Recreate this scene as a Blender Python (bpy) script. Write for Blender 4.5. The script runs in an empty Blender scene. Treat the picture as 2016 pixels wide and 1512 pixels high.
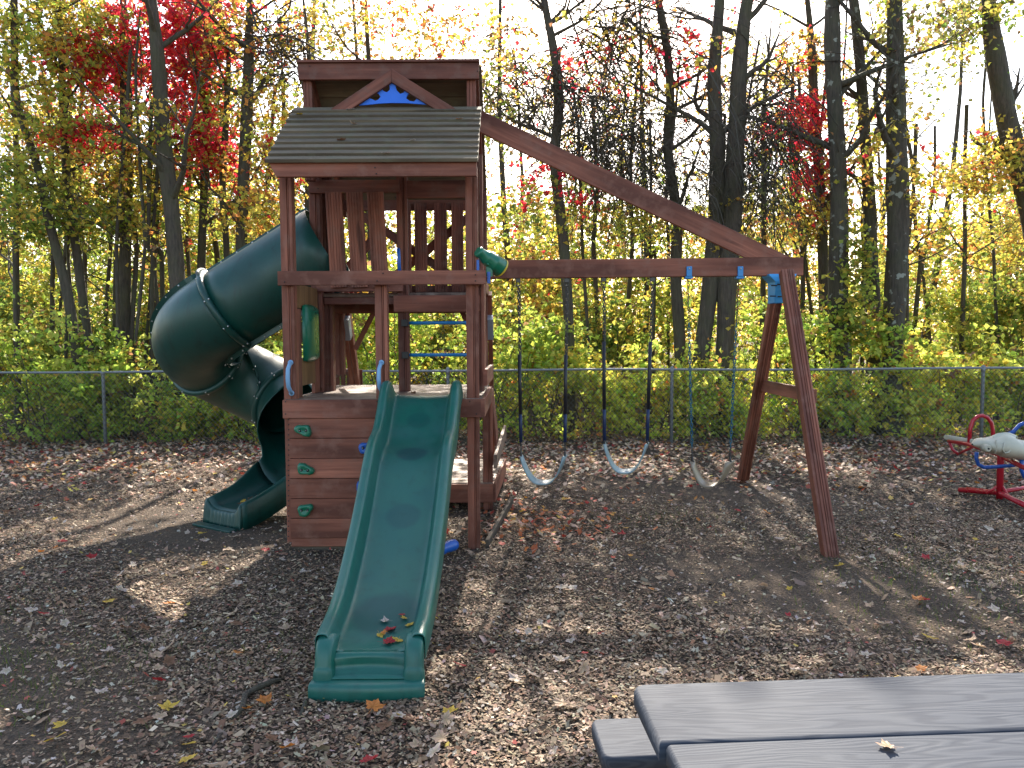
import bpy, bmesh, math, random
import numpy as np
from mathutils import Vector, Matrix
random.seed(7)
rng = np.random.default_rng(7)
S = bpy.context.scene
COL = S.collection
PI = math.pi
R = math.radians

# ------------------------------------------------------------------ camera, sky, sun, exposure
CAM = Vector((0, 0, 1.65)); FPX = 1514.0
PITCH = R(3.4); ROLL = R(0.3)
F_ = Vector((0, math.cos(PITCH), -math.sin(PITCH)))
R_ = Vector((math.cos(ROLL), 0, -math.sin(ROLL)))
R_ = (R_ - F_ * R_.dot(F_)).normalized(); U_ = R_.cross(F_)
cd = bpy.data.cameras.new('camera'); cam = bpy.data.objects.new('camera', cd); COL.objects.link(cam)
cam.matrix_world = Matrix(((R_.x, U_.x, -F_.x, CAM.x), (R_.y, U_.y, -F_.y, CAM.y), (R_.z, U_.z, -F_.z, CAM.z), (0, 0, 0, 1)))
cd.sensor_width = 36; cd.lens = 36 * FPX / 2016; cd.clip_start = 0.05; cd.clip_end = 600
S.camera = cam
SUN_EL, SUN_AZ = R(37), R(5)
w = bpy.data.worlds.new("World"); S.world = w; w.use_nodes = True
sk = w.node_tree.nodes.new('ShaderNodeTexSky'); sk.sky_type = 'NISHITA'; sk.sun_disc = False
sk.sun_elevation = SUN_EL; sk.sun_rotation = SUN_AZ; sk.dust_density = 1.5
wm = w.node_tree.nodes.new('ShaderNodeMix'); wm.data_type = 'RGBA'; wm.blend_type = 'MULTIPLY'; wm.inputs[0].default_value = 1
wm.inputs[7].default_value = (1.08, 1.0, .90, 1)      # the phone's daylight white balance
w.node_tree.links.new(sk.outputs[0], wm.inputs[6]); w.node_tree.links.new(wm.outputs[2], w.node_tree.nodes['Background'].inputs[0])
w.node_tree.nodes['Background'].inputs[1].default_value = 0.15
sl = bpy.data.lights.new('sun', 'SUN'); sl.energy = 5.0; sl.angle = R(0.5); sl.color = (1, 0.90, 0.76)
so = bpy.data.objects.new('sun', sl); COL.objects.link(so)
so.rotation_euler = Vector((math.sin(SUN_AZ) * math.cos(SUN_EL), math.cos(SUN_AZ) * math.cos(SUN_EL), math.sin(SUN_EL))).to_track_quat('Z', 'Y').to_euler()
S.view_settings.view_transform = 'Standard'; S.view_settings.look = 'None'
S.view_settings.gamma = 1; S.view_settings.use_curve_mapping = False
S.view_settings.exposure = 1.75
S.render.engine = 'CYCLES'
S.cycles.use_denoising = True
S.cycles.max_bounces = 8; S.cycles.transmission_bounces = 6; S.cycles.diffuse_bounces = 4
S.cycles.sample_clamp_indirect = 6

def at(px, py, Y):
    """world point seen at photograph pixel (px,py), at distance Y"""
    d = F_ + R_ * ((px - 1008) / FPX) + U_ * ((756 - py) / FPX)
    return CAM + d * (Y / d.y)
def gnd(px, py, z=0.0):
    d = F_ + R_ * ((px - 1008) / FPX) + U_ * ((756 - py) / FPX)
    return CAM + d * ((z - CAM.z) / d.z)

# ------------------------------------------------------------------ object helpers
def tag(o, label=None, cat=None, group=None, kind=None):
    if label: o['label'] = label
    if cat: o['category'] = cat
    if group: o['group'] = group
    if kind: o['kind'] = kind
    return o
def empty(name, loc, label, cat, group=None):
    o = bpy.data.objects.new(name, None); COL.objects.link(o); o.location = loc
    o.empty_display_size = 0.2
    return tag(o, label, cat, group)
def link(name, me, parent=None):
    o = bpy.data.objects.new(name, me); COL.objects.link(o)
    if parent:
        o.parent = parent
        q = parent; off = Vector((0, 0, 0))
        while q: off += q.location; q = q.parent
        o.location = -off      # meshes are written in world coordinates
    return o

class MB:
    def __init__(s): s.v = []; s.f = []; s.uv = []; s.m = []; s.sm = []
    def face(s, idx, uvs=None, m=0, smooth=False):
        s.f.append(idx); s.uv.append(uvs or [(0, 0)] * len(idx)); s.m.append(m); s.sm.append(smooth)
    def build(s, name, mats, parent=None):
        me = bpy.data.meshes.new(name)
        me.from_pydata([tuple(p) for p in s.v], [], s.f)
        if not isinstance(mats, (list, tuple)): mats = [mats]
        for m in mats: me.materials.append(m)
        me.polygons.foreach_set('material_index', s.m); me.polygons.foreach_set('use_smooth', s.sm)
        uvl = me.uv_layers.new(name='UVMap')
        flat = [c for fu in s.uv for uv in fu for c in uv]
        uvl.data.foreach_set('uv', flat); me.update()
        return link(name, me, parent)
    # a board from p0 to p1 with width wd along wa, thickness t; n grooves run along each broad face
    def board(s, p0, p1, wa, wd, t, n=0, ch=0.003, m=0, grooves_both=True, gd=0.007, cut0=0, cut1=0):
        p0 = Vector(p0); p1 = Vector(p1); d = (p1 - p0).normalized()
        wa = Vector(wa); wa = (wa - d * wa.dot(d)).normalized(); ta = d.cross(wa)
        h, k = wd / 2, t / 2
        prof = [(-h + ch, -k)]
        def gr(side):
            o = []
            for i in range(n):
                c = -h + wd * (i + 1) / (n + 1); c = c if side < 0 else -c
                sg = 1 if side < 0 else -1
                o += [(c - sg * .005, side * k), (c - sg * .0025, side * (k - gd)), (c + sg * .0025, side * (k - gd)), (c + sg * .005, side * k)]
            return o
        prof += gr(-1)
        prof += [(h - ch, -k), (h, -k + ch), (h, k - ch), (h - ch, k)]
        if grooves_both: prof += gr(1)
        prof += [(-h + ch, k), (-h, k - ch), (-h, -k + ch)]
        b = len(s.v); N = len(prof); L = (p1 - p0).length
        uo, vo = random.random() * 50, random.random() * 50
        for (a, c) in prof: s.v.append(p0 + wa * a + ta * c + d * (cut0 * a))
        for (a, c) in prof: s.v.append(p1 + wa * a + ta * c + d * (cut1 * a))
        vv = 0
        for i in range(N):
            j = (i + 1) % N
            dl = math.hypot(prof[j][0] - prof[i][0], prof[j][1] - prof[i][1])
            s.face([b + i, b + j, b + N + j, b + N + i], [(uo, vo + vv), (uo, vo + vv + dl), (uo + L, vo + vv + dl), (uo + L, vo + vv)], m)
            vv += dl
        s.face([b + i for i in range(N)][::-1], [(uo + p[1] * .3, vo + p[0]) for p in prof][::-1], m)
        s.face([b + N + i for i in range(N)], [(uo + p[1] * .3, vo + p[0]) for p in prof], m)
    def tube(s, pts, r, n=10, m=0, cap=True, closed=False):
        pts = [Vector(p) for p in pts]
        K = len(pts); rr = r if isinstance(r, (list, tuple)) else [r] * K
        up = None; rings = []
        for i, p in enumerate(pts):
            a = pts[(i - 1) % K] if (closed or i > 0) else p
            c = pts[(i + 1) % K] if (closed or i < K - 1) else p
            t = (c - a).normalized()
            if up is None:
                up = Vector((0, 0, 1)) if abs(t.z) < .9 else Vector((1, 0, 0))
            up = (up - t * up.dot(t)).normalized(); sd = t.cross(up)
            b = len(s.v); rings.append(b)
            for k in range(n):
                an = 2 * PI * k / n
                s.v.append(p + (up * math.cos(an) + sd * math.sin(an)) * rr[i])
        M = K if closed else K - 1; L = 0
        for i in range(M):
            A = rings[i]; B = rings[(i + 1) % K]; dl = (pts[(i + 1) % K] - pts[i]).length
            for k in range(n):
                k2 = (k + 1) % n
                s.face([A + k, A + k2, B + k2, B + k], [(L, k / n), (L, (k + 1) / n), (L + dl, (k + 1) / n), (L + dl, k / n)], m, True)
            L += dl
        if cap and not closed:
            s.face([rings[0] + k for k in range(n)][::-1], None, m); s.face([rings[-1] + k for k in range(n)], None, m)
    def grid(s, rows, m=0, smooth=True, flip=False, closed=False):
        """rows of equal point counts"""
        b = len(s.v); n = len(rows[0])
        for r in rows: s.v += [Vector(p) for p in r]
        for i in range(len(rows) - 1):
            for k in range(n if closed else n - 1):
                k2 = (k + 1) % n
                q = [b + i * n + k, b + i * n + k2, b + (i + 1) * n + k2, b + (i + 1) * n + k]
                s.face(q[::-1] if flip else q, None, m, smooth)
    def prism(s, poly, axis_o, ax, ay, th, m=0):
        """2D polygon extruded by vector th"""
        b = len(s.v); N = len(poly)
        o = Vector(axis_o); ax = Vector(ax); ay = Vector(ay); th = Vector(th)
        for (x, y) in poly: s.v.append(o + ax * x + ay * y)
        for (x, y) in poly: s.v.append(o + ax * x + ay * y + th)
        s.face(list(range(b, b + N)), None, m); s.face(list(range(b + N, b + 2 * N))[::-1], None, m)
        for i in range(N):
            j = (i + 1) % N
            s.face([b + i, b + N + i, b + N + j, b + j], None, m)
    def ball(s, c, r, m=0, n=8, k=5, sc=(1, 1, 1)):
        c = Vector(c); rows = []
        for i in range(k + 1):
            a = PI * i / k
            rows.append([c + Vector((math.sin(a) * math.cos(2 * PI * j / n) * r * sc[0], math.sin(a) * math.sin(2 * PI * j / n) * r * sc[1], math.cos(a) * r * sc[2])) for j in range(n)])
        s.grid(rows, m, True, closed=True)

def fix_normals(o):
    bm = bmesh.new(); bm.from_mesh(o.data); bmesh.ops.recalc_face_normals(bm, faces=bm.faces[:]); bm.to_mesh(o.data); bm.free(); return o
def subsurf(o, n=1):
    md = o.modifiers.new('sub', 'SUBSURF'); md.levels = n; md.render_levels = n; return o
def bevel(o, wdt=.006, seg=2):
    md = o.modifiers.new('bev', 'BEVEL'); md.width = wdt; md.segments = seg; md.limit_method = 'ANGLE'; return o

def np_mesh(name, V, Fq, mat, colors=None, parent=None, smooth=False, nper=4):
    """V (n,3), Fq (m,nper) ints, colors per vertex (n,3)"""
    me = bpy.data.meshes.new(name)
    me.vertices.add(len(V)); me.vertices.foreach_set('co', np.ascontiguousarray(V, dtype=np.float32).ravel())
    me.loops.add(Fq.size); me.loops.foreach_set('vertex_index', np.ascontiguousarray(Fq, dtype=np.int32).ravel())
    me.polygons.add(len(Fq)); me.polygons.foreach_set('loop_start', np.arange(0, Fq.size, nper, dtype=np.int32))
    me.polygons.foreach_set('use_smooth', np.full(len(Fq), smooth, dtype=bool))
    me.update(calc_edges=True)
    if colors is not None:
        ca = me.color_attributes.new('col', 'FLOAT_COLOR', 'POINT')
        c4 = np.ones((len(V), 4), dtype=np.float32); c4[:, :3] = colors
        ca.data.foreach_set('color', c4.ravel())
    me.materials.append(mat)
    return link(name, me, parent)

# ------------------------------------------------------------------ materials
class NT:
    def __init__(s, name):
        s.m = bpy.data.materials.new(name); s.m.use_nodes = True; s.t = s.m.node_tree
        s.b = s.t.nodes['Principled BSDF']; s.out = s.t.nodes['Material Output']
    def n(s, ty, **kw):
        nd = s.t.nodes.new(ty)
        for k, v in kw.items():
            if k in nd.inputs: nd.inputs[k].default_value = v
            else: setattr(nd, k, v)
        return nd
    def l(s, a, b): s.t.links.new(a, b)
    def noise(s, vec, scale, detail=4, rough=.55, mp=None):
        if mp:
            q = s.n('ShaderNodeMapping'); q.inputs['Scale'].default_value = mp; s.l(vec, q.inputs[0]); vec = q.outputs[0]
        nd = s.n('ShaderNodeTexNoise', Scale=scale, Detail=detail, Roughness=rough); s.l(vec, nd.inputs['Vector']); return nd
    def ramp(s, fac, stops):
        r = s.n('ShaderNodeValToRGB'); e = r.color_ramp.elements
        while len(e) < len(stops): e.new(.5)
        for i, (p, c) in enumerate(stops): e[i].position = p; e[i].color = (*c, 1) if len(c) == 3 else c
        s.l(fac, r.inputs[0]); return r
    def mix(s, fac, a, b, mode='MIX'):
        x = s.n('ShaderNodeMix', data_type='RGBA', blend_type=mode)
        for sock, v in ((x.inputs[0], fac), (x.inputs[6], a), (x.inputs[7], b)):
            if hasattr(v, 'default_value') or hasattr(v, 'is_output'): s.l(v, sock)
            elif isinstance(v, (int, float)): sock.default_value = v
            else: sock.default_value = (*v, 1)
        return x.outputs[2]
    def bump(s, h, st=.3, dist=.01):
        b = s.n('ShaderNodeBump', Strength=st, Distance=dist); s.l(h, b.inputs['Height']); s.l(b.outputs[0], s.b.inputs['Normal'])

def wood(name, c1, c2, rough=.7, worn=None, grain=.5):
    t = NT(name); uv = t.n('ShaderNodeUVMap').outputs[0]; oc = t.n('ShaderNodeTexCoord').outputs['Object']
    g = t.noise(uv, 1, 5, .65, (1.6, 34, 1)); big = t.noise(uv, 1, 3, .5, (.9, 6, 1)); sp = t.noise(oc, 9, 4)
    col = t.ramp(g.outputs[0], [(.3, c1), (.7, c2)]).outputs[0]
    dk = tuple(x * .55 for x in c1)
    col = t.mix(t.ramp(big.outputs[0], [(.38, (0, 0, 0)), (.72, (1, 1, 1))]).outputs[0], dk, col)
    kn = t.noise(uv, 1, 1, .4, (1.5, 9, 1))
    col = t.mix(t.ramp(kn.outputs[0], [(.70, (0, 0, 0)), (.78, (.8, .8, .8))]).outputs[0], col, tuple(x * .4 for x in c1))
    if worn:
        col = t.mix(t.ramp(sp.outputs[0], [(.5, (0, 0, 0)), (.72, (.75, .75, .75))]).outputs[0], col, worn)
    t.l(col, t.b.inputs['Base Color']); t.b.inputs['Roughness'].default_value = rough
    t.b.inputs['Specular IOR Level'].default_value = .35
    t.bump(g.outputs[0], grain, .004); return t.m

def plastic(name, c, rough=.35, mottle=.12, c2=None, scuff=0.0, scale=3):
    t = NT(name); oc = t.n('ShaderNodeTexCoord').outputs['Object']
    a = t.noise(oc, scale, 5); f = t.noise(oc, 220, 2)
    col = t.mix(t.ramp(a.outputs[0], [(.35, (0, 0, 0)), (.7, (1, 1, 1))]).outputs[0], c, c2 or tuple(x * (1 - mottle) for x in c))
    if scuff:
        sc = t.noise(oc, 1, 6, .7, (14, 14, 3))
        col = t.mix(t.ramp(sc.outputs[0], [(.52, (0, 0, 0)), (.68, (scuff, scuff, scuff))]).outputs[0], col, tuple(x * .35 + .003 for x in c))
    t.l(col, t.b.inputs['Base Color'])
    rr = t.ramp(a.outputs[0], [(.3, (rough * .8,) * 3), (.75, (min(1, rough * 1.35),) * 3)]); t.l(rr.outputs[0], t.b.inputs['Roughness'])
    t.bump(f.outputs[0], .06, .002); return t.m

def metal(name, c, rough=.45, met=.8):
    t = NT(name); oc = t.n('ShaderNodeTexCoord').outputs['Object']; a = t.noise(oc, 30, 4)
    t.l(t.mix(a.outputs[0], tuple(x * .75 for x in c), c), t.b.inputs['Base Color'])
    t.b.inputs['Roughness'].default_value = rough; t.b.inputs['Metallic'].default_value = met; return t.m

def leafmat(name, trans=.5, rough=.5, gain=1.0):
    t = NT(name); a = t.n('ShaderNodeAttribute', attribute_name='col')
    t.l(a.outputs['Color'], t.b.inputs['Base Color']); t.b.inputs['Roughness'].default_value = rough
    t.b.inputs['Specular IOR Level'].default_value = .3
    tr = t.n('ShaderNodeBsdfTranslucent'); vs = t.n('ShaderNodeVectorMath', operation='SCALE'); vs.inputs['Scale'].default_value = gain; t.l(a.outputs['Color'], vs.inputs[0])
    vm = t.n('ShaderNodeVectorMath', operation='MINIMUM'); vm.inputs[1].default_value = (.95, .95, .95); t.l(vs.outputs[0], vm.inputs[0]); t.l(vm.outputs[0], tr.inputs[0])
    mx = t.n('ShaderNodeMixShader'); mx.inputs[0].default_value = trans
    t.l(t.b.outputs[0], mx.inputs[1]); t.l(tr.outputs[0], mx.inputs[2]); t.l(mx.outputs[0], t.out.inputs[0]); return t.m

def bark(name, c, lichen=0.0):
    t = NT(name); oc = t.n('ShaderNodeTexCoord').outputs['Object']
    a = t.noise(oc, 1, 6, .65, (34, 34, 5)); b = t.noise(oc, 3, 4)
    col = t.ramp(a.outputs[0], [(.33, tuple(x * .45 for x in c)), (.62, c), (.8, tuple(min(1, x * 1.6) for x in c))]).outputs[0]
    col = t.mix(t.ramp(b.outputs[0], [(.4, (0, 0, 0)), (.7, (.6, .6, .6))]).outputs[0], col, (c[0] * .8, c[1] * 1.05, c[2] * .6))
    if lichen:
        v = t.noise(oc, 7, 3, .5); col = t.mix(t.ramp(v.outputs[0], [(.62, (0, 0, 0)), (.65, (lichen,) * 3)]).outputs[0], col, (.30, .31, .26))
    t.l(col, t.b.inputs['Base Color']); t.b.inputs['Roughness'].default_value = .9
    t.bump(a.outputs[0], .9, .03); return t.m

M_wood = wood('stained_redwood', (.20, .062, .037), (.45, .163, .100), .65, (.22, .10, .07))
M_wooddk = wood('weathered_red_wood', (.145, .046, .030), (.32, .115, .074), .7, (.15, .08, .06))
M_roof = wood('mossy_roof_boards', (.15, .112, .074), (.23, .18, .12), .85, (.12, .11, .07), .25)
M_deck = wood('worn_deck_boards', (.17, .095, .068), (.34, .25, .19), .6, (.30, .23, .18))
M_ply = wood('bare_plywood', (.26, .13, .05), (.40, .22, .09), .75, None, .2)
M_timber = wood('grey_weathered_and_shaded_timber', (.09, .068, .05), (.17, .135, .10), .9)  # weathered edging board; its dark tone also paints the base board's shade
M_tube = plastic('dark_green_tube_plastic', (.003, .048, .037), .42, .3, (.004, .040, .034), .65)
M_slide = plastic('teal_green_slide_plastic', (.008, .104, .074), .38, .1, (.012, .098, .080), .3, 5)
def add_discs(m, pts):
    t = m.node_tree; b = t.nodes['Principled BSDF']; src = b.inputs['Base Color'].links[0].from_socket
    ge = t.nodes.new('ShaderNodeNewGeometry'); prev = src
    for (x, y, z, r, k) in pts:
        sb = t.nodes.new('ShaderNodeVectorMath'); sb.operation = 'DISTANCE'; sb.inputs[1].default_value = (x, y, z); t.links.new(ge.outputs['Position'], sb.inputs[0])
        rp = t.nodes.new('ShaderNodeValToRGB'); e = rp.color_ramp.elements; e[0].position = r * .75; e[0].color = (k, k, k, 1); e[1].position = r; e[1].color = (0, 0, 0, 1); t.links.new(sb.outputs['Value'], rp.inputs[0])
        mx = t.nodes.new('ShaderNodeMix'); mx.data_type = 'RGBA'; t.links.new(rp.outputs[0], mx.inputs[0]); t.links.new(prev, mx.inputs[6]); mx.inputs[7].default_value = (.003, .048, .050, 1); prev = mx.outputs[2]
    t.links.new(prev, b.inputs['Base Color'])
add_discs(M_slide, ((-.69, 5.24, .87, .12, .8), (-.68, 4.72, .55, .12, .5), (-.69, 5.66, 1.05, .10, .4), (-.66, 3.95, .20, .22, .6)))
M_green = plastic('bright_green_plastic', (.006, .14, .075), .3)
M_blue = plastic('blue_plastic', (.012, .10, .42), .35)
M_bluemetal = plastic('blue_painted_metal', (.012, .20, .50), .35)
M_bracket = plastic('light_blue_bracket', (.06, .32, .66), .4)
M_grip = plastic('faded_blue_handle', (.19, .36, .56), .45)
M_crown = plastic('bright_blue_panel', (.01, .15, .75), .45)
M_bolt = metal('galvanised_bolt', (.55, .55, .55), .35)
M_galv = metal('galvanised_fence_pipe', (.24, .25, .26), .7, .3)
M_wire = metal('chain_link_wire', (.10, .105, .10), .6, .4)
M_chain = metal('chain_steel', (.09, .085, .08), .5, .6)
M_sleeve = plastic('black_chain_sleeve', (.012, .013, .02), .45)
M_sleeveb = plastic('worn_blue_sleeve', (.008, .022, .075), .45)
M_tealchain = plastic('teal_coated_chain', (.01, .10, .16), .4)
M_seatb = plastic('pale_blue_swing_seat', (.20, .28, .30), .42, .2, (.30, .36, .37))
M_seatt = plastic('tan_swing_seat', (.17, .125, .08), .35, .3, (.30, .24, .17))
M_red = plastic('red_painted_steel', (.38, .010, .022), .3)
M_bluepaint = plastic('blue_painted_steel', (.012, .075, .34), .3)
M_cream = plastic('weathered_cream_plastic', (.50, .47, .37), .55, .3, (.36, .33, .26))
M_black = plastic('black_rubber', (.01, .01, .01), .5)
M_leaf = leafmat('foliage_leaf', .52, .55, 1.35)
M_litter = leafmat('dry_leaf', .25, .6)
M_twig = bark('twig_bark', (.075, .058, .045))
M_bark = bark('grey_brown_bark', (.088, .068, .050))
M_barkl = bark('lichen_spotted_bark', (.082, .066, .050), .8)

def chipmat():
    t = NT('wood_chips'); a = t.n('ShaderNodeAttribute', attribute_name='col'); t.l(a.outputs['Color'], t.b.inputs['Base Color'])
    t.b.inputs['Roughness'].default_value = .75; return t.m
M_chip = chipmat()
def groundmat():
    t = NT('mulch_soil'); oc = t.n('ShaderNodeTexCoord').outputs['Object']
    a = t.noise(oc, 60, 6, .7); b = t.noise(oc, .7, 4)
    v = t.n('ShaderNodeTexVoronoi', Scale=70.0); t.l(oc, v.inputs['Vector'])
    col = t.ramp(a.outputs[0], [(.35, (.042, .026, .015)), (.55, (.115, .075, .046)), (.75, (.22, .155, .10))]).outputs[0]
    col = t.mix(t.ramp(b.outputs[0], [(.4, (0, 0, 0)), (.65, (1, 1, 1))]).outputs[0], t.mix(.5, col, (.03, .022, .016)), col)
    t.l(col, t.b.inputs['Base Color']); t.b.inputs['Roughness'].default_value = .95
    h = t.n('ShaderNodeMath', operation='ADD'); t.l(a.outputs[0], h.inputs[0]); t.l(v.outputs['Distance'], h.inputs[1])
    t.bump(h.outputs[0], .8, .03); return t.m
M_ground = groundmat()

def tablemat():
    t = NT('grey_woodgrain_plastic'); oc = t.n('ShaderNodeTexCoord').outputs['Object']
    mp = t.n('ShaderNodeMapping'); mp.inputs['Scale'].default_value = (1.1, 9, 9); t.l(oc, mp.inputs[0])
    dn = t.n('ShaderNodeTexNoise', Scale=1.3, Detail=2.0); t.l(mp.outputs[0], dn.inputs['Vector'])
    wv = t.n('ShaderNodeMath', operation='MULTIPLY'); wv.inputs[1].default_value = 95; t.l(dn.outputs[0], wv.inputs[0])
    sn = t.n('ShaderNodeMath', operation='SINE'); t.l(wv.outputs[0], sn.inputs[0])
    fine = t.noise(oc, 1, 4, .6, (8, 160, 60)); big = t.noise(oc, 3, 3)
    ad = t.n('ShaderNodeMath', operation='MULTIPLY_ADD'); t.l(fine.outputs[0], ad.inputs[0]); ad.inputs[1].default_value = 1.2; t.l(sn.outputs[0], ad.inputs[2])
    col = t.ramp(ad.outputs[0], [(.0, (.036, .043, .058)), (1., (.050, .058, .074))]).outputs[0]
    col = t.mix(t.ramp(big.outputs[0], [(.4, (0, 0, 0)), (.7, (.5, .5, .5))]).outputs[0], col, (.072, .079, .091))
    t.l(col, t.b.inputs['Base Color']); t.b.inputs['Roughness'].default_value = .7; t.b.inputs['Specular IOR Level'].default_value = .12
    t.bump(ad.outputs[0], .13, .003); return t.m
M_table = tablemat()

# ------------------------------------------------------------------ ground
def hgt(x, y):
    return 0.018 * np.sin(x * 1.7 + 1.3) * np.cos(y * 1.3) + 0.012 * np.sin(x * 3.1 + y * 2.3) + 0.007 * np.sin(x * 9.7 + 2 * np.sin(y * 3.1)) * np.sin(y * 11.3 + 1.5 * np.sin(x * 4.3)) + 0.3 * np.clip((y - 13) / 20, 0, 1)
xs = np.concatenate([np.linspace(-150, -12, 24), np.linspace(-11.9, 11.9, 240), np.linspace(12, 150, 24)])
ys = np.concatenate([np.linspace(-60, -2, 12), np.linspace(-1.9, 16, 180), np.linspace(17, 300, 40)])
XX, YY = np.meshgrid(xs, ys)
ZZ = hgt(XX, YY) - 0.02
nx = len(xs); idx = np.arange(len(xs) * len(ys)).reshape(len(ys), nx)
Fq = np.stack([idx[:-1, :-1], idx[:-1, 1:], idx[1:, 1:], idx[1:, :-1]], -1).reshape(-1, 4)
g = np_mesh('ground', np.stack([XX, YY, ZZ], -1).reshape(-1, 3), Fq, M_ground, None, None, True); tag(g, kind='structure')

def pick(pal, n, jit=.18):
    ws = np.array([p[0] for p in pal], float); cs = np.array([p[1] for p in pal])
    i = rng.choice(len(pal), n, p=ws / ws.sum()); c = cs[i] * (1 + rng.normal(0, jit, (n, 1)))
    return np.clip(c * (1 + rng.normal(0, .06, (n, 3))), .004, .9)

def chips():
    n = 400000
    # denser near the camera: uniform over a widening strip
    y = 1.2 + (rng.random(n) ** 1.5) * 10.2
    x = (rng.random(n) * 2 - 1) * (y * .70 + .5)
    ln = rng.uniform(.0035, .0115, n) * (1 + (rng.random(n) < .07) * 1.1 + (rng.random(n) < .012) * 2.6); wd = ln * rng.uniform(.22, .5, n) + .002
    th = rng.random(n) * PI; tilt = rng.normal(0, .28, n); roll = rng.normal(0, .35, n)
    a = np.stack([np.cos(th), np.sin(th), tilt], 1); b = np.stack([-np.sin(th), np.cos(th), roll], 1)
    c = np.stack([x, y, hgt(x, y) - .02 + .004 + rng.random(n) * .010], 1)
    a *= ln[:, None]; b *= wd[:, None]
    k = rng.uniform(.55, 1, (n, 1))
    V = np.stack([c - a * k - b * .6, c + a - b, c + a * .9 + b * .8, c - a + b], 1).reshape(-1, 3)
    col = pick([(3.2, (.085, .050, .028)), (5, (.18, .114, .066)), (4.4, (.26, .180, .112)), (1.3, (.36, .27, .18)), (.25, (.50, .40, .28)), (1.6, (.18, .088, .046))], n)
    # bare dark earth patches: fewer chips
    keep = (np.sin(x * 1.3 + 2) + np.sin(y * 1.9 + x * .7) + rng.normal(0, .7, n)) > -.75
    keep = np.repeat(keep, 4)
    V = V[keep]; colr = np.repeat(col, 4, 0)[keep]
    o = np_mesh('wood_chips', V, np.arange(len(V)).reshape(-1, 4), M_chip, colr); tag(o, kind='stuff')
    o['label'] = 'brown and grey wood chip mulch covering the play area'
chips()

# ------------------------------------------------------------------ fallen leaves
def maple(nl=5, seed=0, curl=.2):
    rr = random.Random(seed); pts = []
    for i in range(nl):
        a = PI / 2 + (i - (nl - 1) / 2) * 1.12
        L = (1, .92, .62)[min(2, abs(i - nl // 2))] * rr.uniform(.85, 1.1)
        pts.append((a - .36, L * .74)); pts.append((a - .17, L * .80)); pts.append((a, L)); pts.append((a + .16, L * .79)); pts.append((a + .34, L * .73))
        if i < nl - 1: pts.append((a + .56, .55))
    pts.append((PI * 1.5 - .1 + PI * 0, .12))
    out = [(math.cos(a) * l, math.sin(a) * l) for a, l in pts]
    return [(x, y, curl * (x * x * rr.uniform(.5, 1.6) + .5 * y * y * rr.uniform(-.5, 1.2)) + rr.uniform(-.04, .04)) for x, y in out]
PAL = {'tan': (.50, .36, .24), 'pale': (.56, .47, .38), 'yellow': (.62, .42, .06), 'orange': (.55, .20, .04), 'red': (.42, .03, .035), 'brown': (.22, .11, .06)}
def leaf_mesh(key, seed):
    me = bpy.data.meshes.new('fallen_leaf'); P = maple(5, seed, .35 if seed % 2 else .18)
    n = len(P); c = (0, 0, .0)
    st = [(0.02, 0, 0), (-.02, 0, 0), (-.05, -.9, .12), (-.02, -.9, .12)]
    me.from_pydata([c] + P + st, [], [[0, 1 + i, 1 + (i + 1) % n] for i in range(n)] + [[n + 1, n + 2, n + 3, n + 4]])
    ca = me.color_attributes.new('col', 'FLOAT_COLOR', 'POINT'); b = PAL[key]
    for i in range(len(me.vertices)):
        k = random.uniform(.75, 1.15); ca.data[i].color = (b[0] * k, b[1] * k * random.uniform(.85, 1.05), b[2] * k, 1)
    ca.data[0].color = (b[0] * .6, b[1] * .6, b[2] * .5, 1)
    me.materials.append(M_litter); return me
LM = {k: [leaf_mesh(k, s) for s in range(4)] for k in PAL}
def put_leaf(p, size, key, label, rot=None, tilt=.25, seed=None, group=None):
    o = bpy.data.objects.new('fallen_leaf', LM[key][(seed if seed is not None else random.randrange(4)) % 4]); COL.objects.link(o)
    o.location = p; o.scale = (size, size, size)
    o.rotation_euler = (random.gauss(0, tilt), random.gauss(0, tilt), random.random() * 6.28 if rot is None else rot)
    return tag(o, label, 'leaf', group)
GL = {'tan': 'tan fallen maple leaf lying on the wood chips', 'pale': 'pale grey fallen maple leaf lying on the wood chips', 'yellow': 'yellow fallen maple leaf lying on the wood chips',
      'orange': 'orange fallen maple leaf lying on the wood chips', 'red': 'red fallen maple leaf lying on the wood chips', 'brown': 'brown curled fallen leaf lying on the wood chips'}
placed = 0
def blocked(x, y):
    return (-1.1 < x < -.2 and 3.3 < y < 6.1) or (-1.85 < x < -.15 and 5.95 < y < 9) or (x > .25 and y < 2.7)
while placed < 275:
    y = 2.1 + random.random() ** 1.1 * 5.6; x = random.uniform(-1, 1) * (y * .68)
    if blocked(x, y): continue
    k = random.choices(list(PAL), [6, 9, 2.0, 1.2, 1.2, 2])[0]
    put_leaf((x, y, float(hgt(x, y)) + .010), random.uniform(.028, .060), k, GL[k], tilt=.3, group='fallen leaves scattered on the wood chips'); placed += 1
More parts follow.
